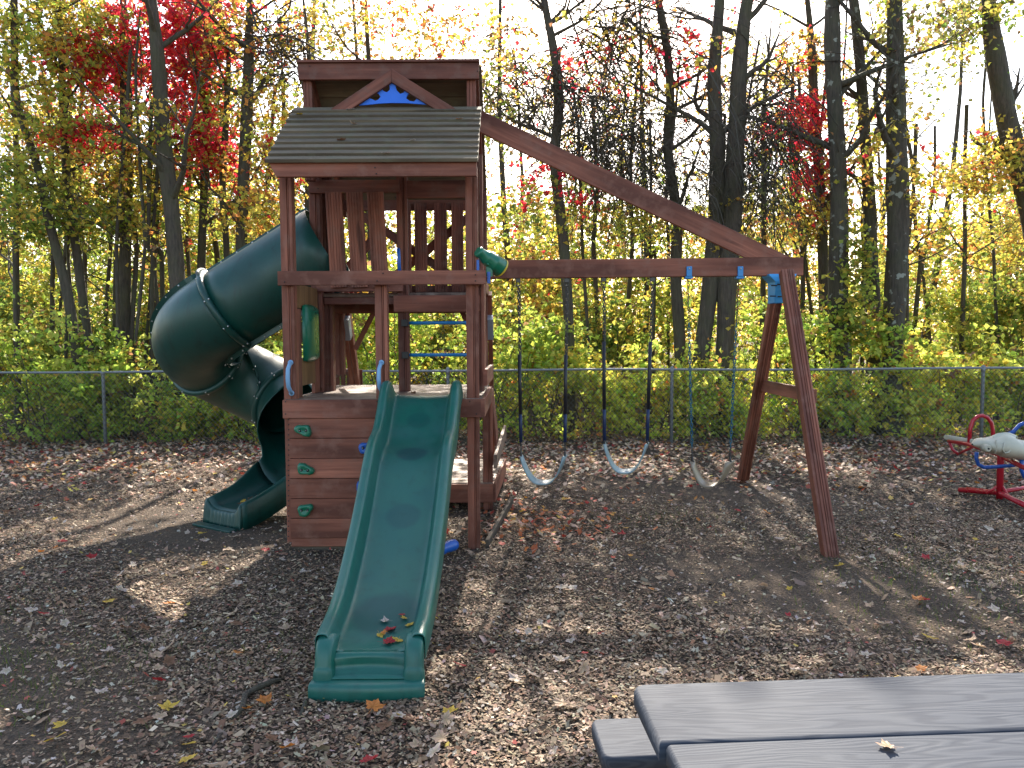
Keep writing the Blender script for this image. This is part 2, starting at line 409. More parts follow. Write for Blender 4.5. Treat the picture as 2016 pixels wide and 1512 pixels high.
# the ones one can pick out
def on_ground(px, py, z=.0):
    p = gnd(px, py); p.z = float(hgt(p.x, p.y)) + .012 + z; return p
put_leaf(on_ground(330, 1400), .058, 'yellow', 'curled yellow brown leaf on the chips near the bare tree root', group=None, seed=1)
put_leaf(on_ground(523, 1380), .050, 'orange', 'orange yellow leaf beside the end of the bare tree root', seed=3)
put_leaf(on_ground(735, 1395), .060, 'orange', 'largest orange leaf in the pile at the foot of the wave slide', seed=0)
put_leaf(on_ground(782, 1410), .055, 'pale', 'whitish leaf in the pile at the foot of the wave slide', seed=2)
put_leaf(on_ground(812, 1415), .05, 'brown', 'brown leaf in the pile at the foot of the wave slide', seed=1)
put_leaf(on_ground(760, 1430, .01), .05, 'brown', 'lowest brown leaf of the pile at the slide foot', seed=3)
put_leaf(on_ground(883, 1403), .048, 'yellow', 'bright yellow leaf just right of the wave slide foot', seed=1)
put_leaf(on_ground(905, 1318), .05, 'red', 'dark red leaf close beside the wave slide exit', seed=2)
put_leaf(on_ground(632, 1250), .045, 'yellow', 'small yellow leaf touching the left side of the wave slide', seed=0)
put_leaf(on_ground(642, 1075), .05, 'red', 'red leaf on the chips below the climbing wall', seed=0)
put_leaf(on_ground(1975, 1265), .055, 'red', 'bright red leaf on the chips beyond the picnic table end', seed=2)
put_leaf(on_ground(1655, 1150), .055, 'pale', 'pale leaf on the chips beside the foot of the front swing leg', seed=3)
put_leaf(on_ground(574, 1472), .05, 'pale', 'white crumpled leaf on dark soil near the photo bottom edge', seed=1)
put_leaf(on_ground(315, 1345), .052, 'red', 'pinkish red maple leaf on dark soil above the yellow brown one', seed=2)

def flat_leaves(name, x, y, z0, pal, size, label, tilt=.35):
    n = len(x); L = rng.uniform(*size, n); th = rng.random(n) * 2 * PI
    tx, ty = rng.normal(0, tilt, n), rng.normal(0, tilt, n)
    ang = np.array([0, .45, .9, 1.35, 1.75, 2.3, 2.9, 3.5, 4.2, 5.0, 5.6]) ; rad = np.array([1, .5, .95, .5, .9, .5, .75, .55, .35, .6, .5])
    A = th[:, None] + ang[None] + rng.normal(0, .08, (n, len(ang)))
    rr = rad[None] * L[:, None] * rng.uniform(.75, 1.15, (n, len(ang)))
    dx, dy = rr * np.cos(A), rr * np.sin(A)
    dz = dx * tx[:, None] + dy * ty[:, None] + rng.uniform(0, 9, (n, 1)) * (dx ** 2) + .003
    zc = z0 + np.abs(tx) * L * .6
    V = np.stack([x[:, None] + dx, y[:, None] + dy, zc[:, None] + dz], -1)
    col = np.repeat(pick(pal, n)[:, None], len(ang), 1)
    o = np_mesh(name, V.reshape(-1, 3), np.arange(n * len(ang)).reshape(n, -1), M_litter, col.reshape(-1, 3), nper=len(ang))
    tag(o, kind='stuff'); o['label'] = label; return o
LIT = [(5, (.44, .30, .20)), (5, (.54, .40, .29)), (2.5, (.26, .14, .09)), (1.5, (.38, .10, .06)), (1, (.50, .20, .05)), (.7, (.55, .40, .10)), (.5, (.36, .03, .03))]
n = 19000; y = 7.2 + rng.beta(2.6, 1.5, n) * 6.5; x = rng.uniform(-1, 1, n) * (y * .76)
flat_leaves('leaf_litter', x, y, hgt(x, y) - .005 + rng.random(n) * .015, LIT, (.025, .048), 'pinkish tan carpet of fallen leaves along the fence')
n = 380; x = rng.normal(.25, .42, n); y = rng.normal(6.9, .55, n); 
flat_leaves('orange_leaf_litter', x, y, hgt(x, y) + rng.random(n) * .015, [(2, (.50, .14, .05)), (2, (.42, .27, .18)), (1, (.45, .05, .03)), (1, (.55, .28, .06))], (.025, .042), 'orange and red fallen leaves gathered under the first swing')
n = 4200; y = 2 + rng.random(n) * 6; x = rng.uniform(-1, 1, n) * (y * .7); 
flat_leaves('leaf_crumbs', x, y, hgt(x, y) - .006 + rng.random(n) * .006, [(5, (.33, .26, .20)), (3, (.42, .36, .31)), (2, (.22, .12, .07)), (.4, (.5, .35, .08)), (.5, (.36, .08, .06))], (.008, .022), 'small leaf fragments among the wood chips')

def grass():
    Vs = []; cs = []
    for (cx, cy, sx, sy, n) in ((-2.6, 3.6, .35, .3, 900), (-1.6, 4.1, .5, .3, 350), (2.9, 5.4, .5, .6, 900), (2.6, 4.6, .4, .4, 400), (-3.6, 4.3, .5, .5, 500), (1.4, 6.9, .3, .25, 200)):
        x = rng.normal(cx, sx, n); y = rng.normal(cy, sy, n); h = rng.uniform(.02, .055, n); th = rng.random(n) * 2 * PI
        b = np.stack([x, y, hgt(x, y) - .02], 1); wv = np.stack([np.cos(th), np.sin(th), 0 * x], 1) * .002
        tip = b + np.stack([rng.normal(0, .02, n), rng.normal(0, .02, n), h], 1)
        Vs.append(np.stack([b - wv, b + wv, tip + wv * .2, tip - wv * .2], 1)); cs.append(np.repeat(pick([(1, (.07, .11, .02)), (1, (.12, .12, .04))], n)[:, None], 4, 1))
    V = np.concatenate(Vs).reshape(-1, 3); c = np.concatenate(cs).reshape(-1, 3)
    o = np_mesh('grass', V, np.arange(len(V)).reshape(-1, 4), M_leaf, c); tag(o, kind='stuff'); o['label'] = 'sparse thin green grass growing through the mulch'
grass()
def root(pts, r, label):
    mb = MB(); P = [on_ground(a, b) for a, b in pts]
    P2 = []
    for i, p in enumerate(P): p.z = float(hgt(p.x, p.y)) - .008 + (.012 if 0 < i < len(P) - 1 else -.01); P2.append(p)
    mb.tube(P2, [r * k for k in ([.5] + [1.0] * (len(P) - 2) + [.5])], 7); o = mb.build('tree_root', M_twig); tag(o, label, 'root')
root([(450, 1420), (478, 1388), (482, 1366), (500, 1356), (535, 1340), (560, 1325)], .014, 'bare grey tree root surfacing left of the wave slide foot')
root([(590, 1405), (600, 1385), (604, 1364)], .010, 'short stubby root poking up beside the wave slide foot')
root([(415, 1470), (432, 1450), (440, 1435)], .008, 'thin root end in dark soil at the photo bottom')

# ------------------------------------------------------------------ wooden play set
play = empty('wooden_play_set', (-1.0, 6.8, 0), 'reddish stained wooden play tower with slatted roof, two green slides and a swing beam', 'play set')
X = lambda px, Y: at(px, 666, Y).x
Z = lambda py, Y, px=800: at(px, py, Y).z
FR = (1, 0, 0); DP = (0, 1, 0); UP = (0, 0, 1)
YF = 6.05
def one(name, mat, *args, **kw):
    mb = MB(); mb.board(*args, **kw); return mb.build(name, mat, play)
def post(x, y, z0, z1, wx=.098, wy=.09, x2=None, y2=None, mat=None):
    """three strips side by side, as two boards with a filler between"""
    mb = MB(); x2 = x if x2 is None else x2; y2 = y if y2 is None else y2
    mb.board((x - wx * .22, y, z0), (x2 - wx * .22, y2, z1), FR, wx * .55, wy, 0)
    mb.board((x + wx * .13, y + .004, z0), (x2 + wx * .13, y2 + .004, z1), FR, wx * .10, wy * .96, 0, ch=.002)
    mb.board((x + wx * .34, y, z0), (x2 + wx * .34, y2, z1), FR, wx * .26, wy, 0)
    return mb.build('post', mat or M_wood, play)
xFL, xFR = X(572, YF), X(931, YF)
zeave = Z(330, YF)
post(xFL, YF, .05, zeave); post(xFR, YF, -.03, zeave)
post(X(753, YF), YF, Z(790, YF), Z(555, YF))                                   # short post beside the slide
YM = 6.85
xML = X(634, YM); xMM = X(796, YM)
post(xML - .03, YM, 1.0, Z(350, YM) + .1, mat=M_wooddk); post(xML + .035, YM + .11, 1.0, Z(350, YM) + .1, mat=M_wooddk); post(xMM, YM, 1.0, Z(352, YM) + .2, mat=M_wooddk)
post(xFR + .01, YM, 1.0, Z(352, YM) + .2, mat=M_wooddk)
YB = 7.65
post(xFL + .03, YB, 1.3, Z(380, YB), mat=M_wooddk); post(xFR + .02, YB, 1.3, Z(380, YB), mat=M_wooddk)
for x in (xFL + .06, xFR + .06):
    mb = MB()
    for dx in (-.026, .026): mb.board((x + dx, YB + 1.25, -.03), (x + dx, YB + .05, 2.1), FR, .046, .09)
    mb.build('slanted_leg', M_wood, play)
# brackets on the slanted legs
for x in (xFL + .06, xFR + .06):
    mb = MB(); mb.board((x, YB + .13, 1.66), (x, YB + .03, 1.86), FR, .12, .11); bevel(mb.build('leg_bracket', metal('zinc_bracket', (.30, .35, .42), .5, .4), play), .012)
# decks
zd = 1.185
mb = MB(); nb = 12
for i in range(nb):
    y0 = 5.98 + i * (7.82 - 5.98) / nb
    mb.board((xFL - .03, y0 + .07, zd - .018), (xFR + .07, y0 + .07, zd - .018), DP, .142, .034)
mb.build('lower_deck', M_deck, play)
zu = 2.06
mb = MB()
for i in range(6):
    y0 = 6.93 + i * .15
    mb.board((xFL + .02, y0, zu - .018), (xFR + .03, y0, zu - .018), DP, .142, .034)
mb.build('upper_deck', M_deck, play)
# fascias
z0, z1 = Z(822, 5.98), Z(786, 5.98)
xl, xr = X(555, 5.98), X(946, 5.98)
one('front_fascia', M_wood, (xl, 5.975, (z0 + z1) / 2), (xr, 5.975, (z0 + z1) / 2), UP, z1 - z0, .038)
one('side_fascia', M_wood, (xr + .012, 5.96, (z0 + z1) / 2), (xr + .03, 7.6, (z0 + z1) / 2), UP, z1 - z0, .036)
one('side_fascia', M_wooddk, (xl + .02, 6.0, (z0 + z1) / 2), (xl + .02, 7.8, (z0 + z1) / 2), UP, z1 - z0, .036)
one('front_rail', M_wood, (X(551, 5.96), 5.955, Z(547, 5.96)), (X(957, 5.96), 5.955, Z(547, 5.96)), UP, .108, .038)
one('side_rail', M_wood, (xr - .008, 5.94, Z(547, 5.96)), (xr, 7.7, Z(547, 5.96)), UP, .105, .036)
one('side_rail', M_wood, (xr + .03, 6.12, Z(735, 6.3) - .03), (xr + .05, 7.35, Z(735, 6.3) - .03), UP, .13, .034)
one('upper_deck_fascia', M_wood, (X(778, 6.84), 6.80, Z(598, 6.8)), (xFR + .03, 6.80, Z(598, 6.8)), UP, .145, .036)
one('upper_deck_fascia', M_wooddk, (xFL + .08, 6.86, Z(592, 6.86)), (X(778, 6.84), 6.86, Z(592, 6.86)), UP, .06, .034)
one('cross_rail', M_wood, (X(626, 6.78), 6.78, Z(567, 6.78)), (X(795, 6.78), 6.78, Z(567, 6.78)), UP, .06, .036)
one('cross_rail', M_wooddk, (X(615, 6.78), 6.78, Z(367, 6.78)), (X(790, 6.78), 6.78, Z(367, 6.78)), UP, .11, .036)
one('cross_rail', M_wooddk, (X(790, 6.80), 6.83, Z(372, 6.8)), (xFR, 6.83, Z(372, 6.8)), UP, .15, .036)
# slanted braces beneath the upper deck
one('brace', M_wooddk, (X(745, 7.6), 7.62, 2.0), (X(700, 7.75), 7.72, 1.55), FR, .05, .035)
one('brace', M_wooddk, (X(903, 7.6), 7.62, 2.0), (X(925, 7.7), 7.7, 1.75), FR, .05, .035)
one('joist', M_wooddk, (xFL, 7.55, 1.97), (xFR, 7.55, 1.97), UP, .14, .036)
# front balustrade slats (grooved)
for (a, b, c, d) in ((646, 678, 655, 684), (686, 719, 693, 728), (727, 759, 736, 766)):
    one('baluster', M_wood, (X((a + b) / 2, 6.74), 6.74, Z(378, 6.74)), (X((c + d) / 2, 6.74), 6.74, Z(565, 6.74)), FR, .142, .028, n=5, gd=.004)
# back panel with its slats and crossed braces
YP = 7.72
for (a, b) in ((795, 812), (819, 843), (857, 882), (891, 914)):
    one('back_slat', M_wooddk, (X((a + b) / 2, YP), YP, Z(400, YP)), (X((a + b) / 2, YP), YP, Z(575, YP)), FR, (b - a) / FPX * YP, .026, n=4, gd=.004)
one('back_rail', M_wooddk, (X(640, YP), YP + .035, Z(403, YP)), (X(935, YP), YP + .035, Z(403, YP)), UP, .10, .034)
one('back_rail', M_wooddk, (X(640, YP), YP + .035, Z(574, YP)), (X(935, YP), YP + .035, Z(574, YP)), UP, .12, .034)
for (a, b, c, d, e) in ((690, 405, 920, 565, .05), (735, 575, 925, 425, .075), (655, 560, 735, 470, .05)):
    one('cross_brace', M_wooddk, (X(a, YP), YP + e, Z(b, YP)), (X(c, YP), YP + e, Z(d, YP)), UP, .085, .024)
# blue ladder rungs
for py in (636, 699):
    mb = MB(); z = Z(py, 6.83); mb.tube([(X(797, 6.83), 6.83, z), (xFR - .03, 6.83, z)], .0155, 12)
    mb.build('ladder_rung', M_bluemetal, play)
    mb = MB(); mb.board((X(797, 6.78), 6.785, z - .03), (X(797, 6.78), 6.785, z + .03), FR, .06, .03); bevel(mb.build('rung_bracket', M_black, play), .01)
# upper blue grab bar
mb = MB(); mb.tube([at(784, 490, 6.72), at(785, 500, 6.69), at(786, 528, 6.69), at(787, 538, 6.72)], .016, 10); mb.build('grab_bar', M_blue, play)
# left wall: panel with bubble window seen edge on
def sideboard(name, y0, y1, z0, z1, mat, x=None, t=.03, n=0):
    x = xFL if x is None else x
    return one(name, mat, (x, (y0 + y1) / 2, z0), (x, (y0 + y1) / 2, z1), DP, y1 - y0, t, n=n)
sideboard('plywood_panel', 6.14, 6.78, Z(607, 6.4), Z(562, 6.4), M_ply, xFL + .02)
sideboard('side_board', 6.10, 6.24, zd, Z(607, 6.2), M_wood, xFL + .02, .03, 3)
sideboard('side_board', 6.64, 6.80, zd, Z(607, 6.6), M_wood, xFL + .02, .03, 3)
sideboard('plywood_panel', 6.24, 6.64, zd + .09, Z(703, 6.4), M_ply, xFL + .022)
mb = MB(); rows = []
zc, hz = (Z(607, 6.4) + Z(703, 6.4)) / 2, (Z(607, 6.4) - Z(703, 6.4)) / 2 + .02
for i in range(9):
    a = i / 8; s_ = math.sin(a * PI / 2); k = math.cos(a * PI / 2) * .75 + .25
    ring = []
    for (u, v) in [(-1, -1), (-.5, -1.06), (0, -1.08), (.5, -1.06), (1, -1), (1.03, 0), (1, 1), (.5, 1.06), (0, 1.08), (-.5, 1.06), (-1, 1), (-1.03, 0)]:
        ring.append((xFL + .045 + s_ * .06, 6.44 + u * .2 * k, zc + v * hz * (k * .5 + .5)))
    rows.append(ring)
mb.grid(rows, closed=True); mb.face([len(mb.v) - 12 + i for i in range(12)], None, 0, True)
fix_normals(mb.build('bubble_window', M_green, play))
# right side wall (grooved vertical boards between front post and middle)
for i in range(3):
    sideboard('side_board', 6.12 + i * .16, 6.27 + i * .16, zd + .2, Z(562, 6.2), M_wood, xFR + .075, .024, 3)
# climbing wall
mb = MB(); zt = Z(822, 5.985); zb = Z(1058, 5.985); H = (zt - zb) / 6
xw0, xw1 = X(565, 5.98), X(762, 5.98)
for i in range(6):
    z = zb + H * (i + .5); j = random.uniform(-.003, .003)
    mb.board((xw0 + j, 5.985 + abs(j), z), (xw1, 5.985 + abs(j), z), UP, H - .004, .036)
mb.board((xw0, 5.992, zb - .03), (xw1, 5.992, zb - .03), UP, .075, .03)
wall = mb.build('climbing_wall', M_wood, play)
mb = MB(); mb.board((xw0 + .01, 6.012, .03), (xw1, 6.012, .03), UP, .16, .03); mb.build('base_board', M_timber, play)  # shadowed board at the wall foot: shade put into its dark timber colour
mb = MB(); mb.board((xw1 - .03, 6.04, -.02), (xw1 - .03, 6.04, zt), FR, .05, .06); mb.build('wall_stud', M_wooddk, play)
def hold(px, py, seed, mat, name='climbing_hold'):
    c = at(px, py, 5.955); rr = random.Random(seed); mb = MB(); n = 20
    lob = [rr.uniform(0, 6.28) for _ in range(2)]
    def rad(a): return .062 * (1 + .16 * math.cos(2 * a + lob[0]) + .14 * math.cos(3 * a + lob[1])) * (1.0 if abs(math.cos(a)) > .5 else .86)
    rows = []
    for (k, dy) in ((1.0, .012), (1.02, -.010), (.93, -.028), (.72, -.036), (.38, -.026), (.05, -.022)):
        rows.append([(c.x + math.cos(2 * PI * i / n) * rad(2 * PI * i / n) * k, c.y + dy, c.z + math.sin(2 * PI * i / n) * rad(2 * PI * i / n) * .8 * k) for i in range(n)])
    mb.grid(rows, closed=True)
    for dx in (-.024, .026):
        b = MB.ball; mb.ball((c.x + dx, c.y - .030, c.z + rr.uniform(-.006, .006)), .0115, 1, 10, 5, (1, .75, 1))
        mb.ball((c.x + dx + .001, c.y - .038, c.z), .004, 2, 6, 4)
    o = mb.build(name, [mat, M_black, M_bolt], wall); o.location = (0, 0, 0); return fix_normals(o)
for i, (a, b, m_) in enumerate(((598, 847, M_green), (601, 924, M_green), (601, 1004, M_green), (722, 881, M_blue), (716, 960, M_blue))): hold(a, b, i + 3, m_)
# grab handles
for px in (569, 748):
    mb = MB(); P = [at(px + 3, 714, 5.98), at(px + 1, 718, 5.94), at(px - 2, 727, 5.90), at(px - 2.5, 745, 5.89), at(px - 1, 762, 5.90), at(px + 3, 770, 5.94), at(px + 5, 774, 5.98)]
    mb.tube(P, [.014, .015, .016, .017, .016, .015, .014], 10)
    for p in (P[0], P[-1]): mb.ball(p, .022, 0, 10, 6, (1, .5, 1)); mb.ball((p.x, p.y - .012, p.z), .006, 1)
    mb.build('grab_handle', [M_grip, M_bolt], play)
# ---- roof
roof = MB(); rx0, rx1 = X(529, 5.72), X(943, 5.72)
eA, eB = Vector((0, 5.72, Z(318, 5.72))), Vector((0, 6.56, Z(212, 6.56)))
sl_ = (eB - eA); ns = 10
for i in range(ns):
    a = eA + sl_ * ((i + .5) / ns); nrm = Vector((0, -sl_.z, sl_.y)).normalized()
    wdir = (sl_.normalized() - nrm * .19 + Vector((0, 0, random.uniform(-.02, .02)))).normalized()
    jx = random.uniform(-.006, .006)
    roof.board((rx0 + jx, a.y, a.z), (rx1 + jx * .5, a.y, a.z), wdir, sl_.length / ns * 1.10 + .006, .028)
ro = roof.build('roof', M_roof, play)
def rpart(name, mat, *a, **k):
    mb = MB(); mb.board(*a, **k); o = mb.build(name, mat, ro); o.location = (0, 0, 0); return o
zf0, zf1 = Z(348, 5.76), Z(319, 5.76)
rpart('eave_fascia', M_wood, (rx0 + .05, 5.76, (zf0 + zf1) / 2), (rx1 - .01, 5.76, (zf0 + zf1) / 2), UP, zf1 - zf0, .036, cut0=-.5)
rid = Vector((0, 6.70, Z(122, 6.62) - .02)); bk = Vector((0, 8.05, Z(412, 8.05, 955)))
mb = MB(); d_ = bk - rid; nb = 12
for i in range(nb):
    a = rid + d_ * ((i + .5) / nb); nrm = Vector((0, d_.z, -d_.y)).normalized()
    mb.board((X(602, 6.62) - .05, a.y, a.z), (X(947, 6.62) + .02, a.y, a.z), (d_.normalized() + nrm * .12), d_.length / nb + .004, .024)
o = mb.build('back_roof_slope', M_roof, ro); o.location = (0, 0, 0)
for x in (rx0 + .10, rx1 - .045):
    rpart('rafter', M_wooddk, (x, rid.y, rid.z - .08), (x, bk.y - .02, bk.z - .05), UP, .09, .036)
    rpart('rafter', M_wooddk, (x, 5.8, eA.z - .06), (x, 6.6, eA.z - .06 + .8 * sl_.z / sl_.y), UP, .08, .036)
zt0, zt1 = Z(157, 6.60), Z(125, 6.60)
rpart('ridge_fascia', M_wooddk, (X(599, 6.6), 6.60, (zt0 + zt1) / 2), (X(947, 6.6), 6.60, (zt0 + zt1) / 2), UP, zt1 - zt0, .036)
rpart('ridge_cap', M_wooddk, (X(598, 6.6), 6.64, zt1 + .012), (X(948, 6.6), 6.64, zt1 + .012), DP, .16, .022)
for px in (617, 932):
    mb = MB(); x = X(px, 6.66)
    for k in (-.026, 0.0, .026): mb.board((x + k, 6.66 + abs(k) * .1, 3.0), (x + k, 6.66 + abs(k) * .1, zt0 + .02), FR, .024, .07, ch=.002)
    o = mb.build('roof_post', M_wooddk, ro); o.location = (0, 0, 0)
Yd = 6.50
apex = at(771, 150, Yd)
for sgn, px in ((-1, 681), (1, 868)):
    e = at(px, 210, Yd)
    e = e + (e - apex) * .25; dd = (e - apex).normalized(); wv = (Vector(UP) - dd * dd.z).normalized()
    rpart('dormer_board', M_wooddk, apex + Vector((sgn * .001, 0, 0)), e, UP, .092, .036, cut0=-wv.x / dd.x)
poly = [(800, 455), (880, 400), (900, 407), (925, 420), (950, 411), (966, 388), (950, 365), (928, 357), (955, 335), (978, 330), (990, 348), (1015, 354), (1035, 338), (1036, 312), (1030, 288), (1055, 262), (1092, 290), (1080, 310), (1088, 340), (1115, 367), (1145, 357), (1152, 332), (1195, 348), (1172, 375), (1160, 400), (1188, 421), (1220, 426), (1243, 405), (1248, 388), (1340, 452), (1270, 445), (1170, 438), (1050, 436), (950, 441), (860, 451)]
Q = [at(500 + a * .258, 90 + b * .258, Yd + .012) for a, b in poly]
mb = MB(); mb.prism([(q.x, q.z) for q in Q], (0, Yd + .012, 0), (1, 0, 0), (0, 0, 1), (0, .014, 0))
o = mb.build('sunburst_panel', M_crown, ro); o.location = (0, 0, 0); fix_normals(o)
# ---- telescope
def telescope():
    a = at(940, 494, 5.98); b = at(986, 528, 6.12); d = b - a; mb = MB()
    prof = [(0, .030), (.06, .038), (.10, .034), (.30, .040), (.34, .047), (.40, .050), (.62, .055), (.66, .062), (.70, .058), (.97, .066), (1.0, .064)]
    mb.tube([a + d * t for t, _ in prof], [r * 1.18 for _, r in prof], 18)
    t_ = mb.build('telescope', M_green, play)
    mb = MB(); mb.tube([a + d * .96, a + d * 1.015], [.080, .080], 18, cap=False)
    mb.tube([a + d * 1.0, a + d * 1.01], [.066, .066], 18)
    o = mb.build('lens_ring', plastic('yellow_plastic', (.55, .40, .03), .4), t_); o.location = (0, 0, 0)
    mb = MB(); c = a + d * .5
    mb.board(c + Vector((0, 0, -.13)), c + Vector((0, 0, -.03)), FR, .05, .035); mb.ball(c + Vector((-.01, -.05, -.04)), .010)
    o = mb.build('telescope_mount', M_green, t_); o.location = (0, 0, 0)
    mb = MB(); p = at(941, 520, 6.0); mb.board(p + Vector((0, 0, -.12)), p + Vector((0, 0, .03)), FR, .02, .05); p = at(962, 545, 6.0)
    mb.board(p + Vector((0, 0.03, -.05)), p + Vector((0, 0.03, .04)), FR, .025, .03); o = mb.build('mount_plate', M_blue, t_); o.location = (0, 0, 0)
telescope()
# ---- low rear deck
mb = MB(); zl = .25
for i in range(11): mb.board((X(855, 7.5) - .5, 7.48 + i * .135, zl - .017), (X(968, 7.5) + .01 * i, 7.48 + i * .135, zl - .017), DP, .127, .032)
mb.build('low_deck', M_deck, play)
one('low_deck_fascia', M_wood, (X(860, 7.4) - .5, 7.40, zl - .10), (X(968, 7.4), 7.40, zl - .10), UP, .18, .036)
one('low_deck_fascia', M_wood, (X(968, 7.4) + .01, 7.40, zl - .10), (X(968, 7.4) + .10, 8.95, zl - .10), UP, .18, .036)
post(X(959, 7.45), 7.47, -.02, 1.1, mat=M_wood)
for i in range(5):
    y = 7.62 + i * .17; one('rear_slat', M_wood, (X(968, 7.4) + .03, y, zl + .35), (X(968, 7.4) - .02, y - .08, 1.12), DP, .13, .026, n=3)
one('rear_rail', M_deck, (X(968, 7.4) + .03, 7.25, .48), (X(968, 7.4) + .11, 8.7, .60), UP, .13, .034)
for i in range(5):
    one('rear_slat', M_wooddk, (X(665, 8.2) + i * .055, 8.15 + i * .03, 1.05), (X(665, 8.2) + i * .055, 8.15 + i * .03, Z(735 - i * 2, 8.2)), FR, .045, .02)
one('rear_rail', M_deck, (X(660, 8.2), 8.12, Z(738, 8.15)), (X(692, 8.3), 8.3, Z(727, 8.3)), UP, .05, .04)
# bolt and screw heads of the woodwork
mb = MB()
for (px, py, Y) in ((562, 791, 5.95), (562, 815, 5.95), (742, 790, 5.95), (925, 790, 5.95), (938, 815, 5.95), (560, 555, 5.93), (742, 553, 5.93), (754, 538, 5.93), (936, 541, 5.93), (936, 553, 5.93), (738, 330, 5.735), (741, 342, 5.735), (626, 371, 6.755), (610, 130, 6.58), (940, 140, 6.58), (778, 388, 6.755)) + tuple((568, 826 + i * 10, 5.962) for i in range(24)):
    mb.ball(at(px, py, Y), .0055, 0, 6, 4, (1, .5, 1))
mb.build('screw_hardware', M_black, play)
# ---- swing beam, diagonal beam, A-frame
YS = 7.1
one('swing_beam', M_wood, (X(953, YS), YS, Z(531, YS, 960)), at(1578, 525, YS), UP, .165, .09)
pa, pb = at(938, 236, YS - .025), at(1510, 507, YS - .025); dd = (pb - pa).normalized(); wv = (Vector(UP) - dd * dd.z).normalized()
one('diagonal_beam', M_wood, pa, pb, UP, .178, .04, cut1=-wv.z / dd.z)
fl = gnd(1637, 1092); bl = gnd(1462, 946)
def leg(p0, p1):
    mb = MB(); p0 = Vector(p0); p1 = Vector(p1)
    for k, wk in ((-.035, .05), (.0, .012), (.03, .042)):
        e = Vector((k, 0, 0)); mb.board(p0 + e, p1 + e, FR, wk, .085, n=1 if wk > .04 else 0)
    return mb.build('swing_leg', M_wood, play)
leg((fl.x, fl.y, -.04), at(1549, 535, YS - .22)); leg((bl.x, bl.y, -.04), at(1533, 560, YS + .2))
q0, q1 = at(1490, 757, 8.15), at(1604, 780, 6.55)
one('leg_spreader', M_wood, q0, q1, UP, .12, .036)
mb = MB()
c = at(1530, 560, YS - .02); w_ = .052
rows = []
for (py, hw, dy, dd) in ((541, 44, 0, .10), (546, 40, 0, .11), (556, 22, 0, .115), (572, 19, .02, .11), (588, 18, .06, .10), (597, 17, .08, .10)):
    p = at(1534 - (py - 541) * .10, py, YS + dy); hx = hw / FPX * YS * .62
    rows.append([(p.x - hx, p.y - dd, p.z), (p.x + hx, p.y - dd, p.z), (p.x + hx, p.y + dd, p.z), (p.x - hx, p.y + dd, p.z)])
mb.grid(rows, closed=True, smooth=False)
o = mb.build('corner_bracket', M_bracket, play); fix_normals(o); bevel(o, .008)
mb = MB()
for (px, py) in ((1524, 562), (1536, 560), (1522, 583), (1537, 584)): mb.tube([at(px - 6, py, YS - .125), at(px + 6, py, YS - .125)], .006, 6)
mb.build('bracket_bolt', M_black, play)
# board leading from the front post along the side, on the ground
tim = MB(); tim.board((xFR + .10, 6.02, .02), (xFR + .30, 7.7, .02), UP, .07, .03); tag(tim.build('edging_timber', M_timber), 'grey weathered edging board lying on the chips beside the tower', 'timber')

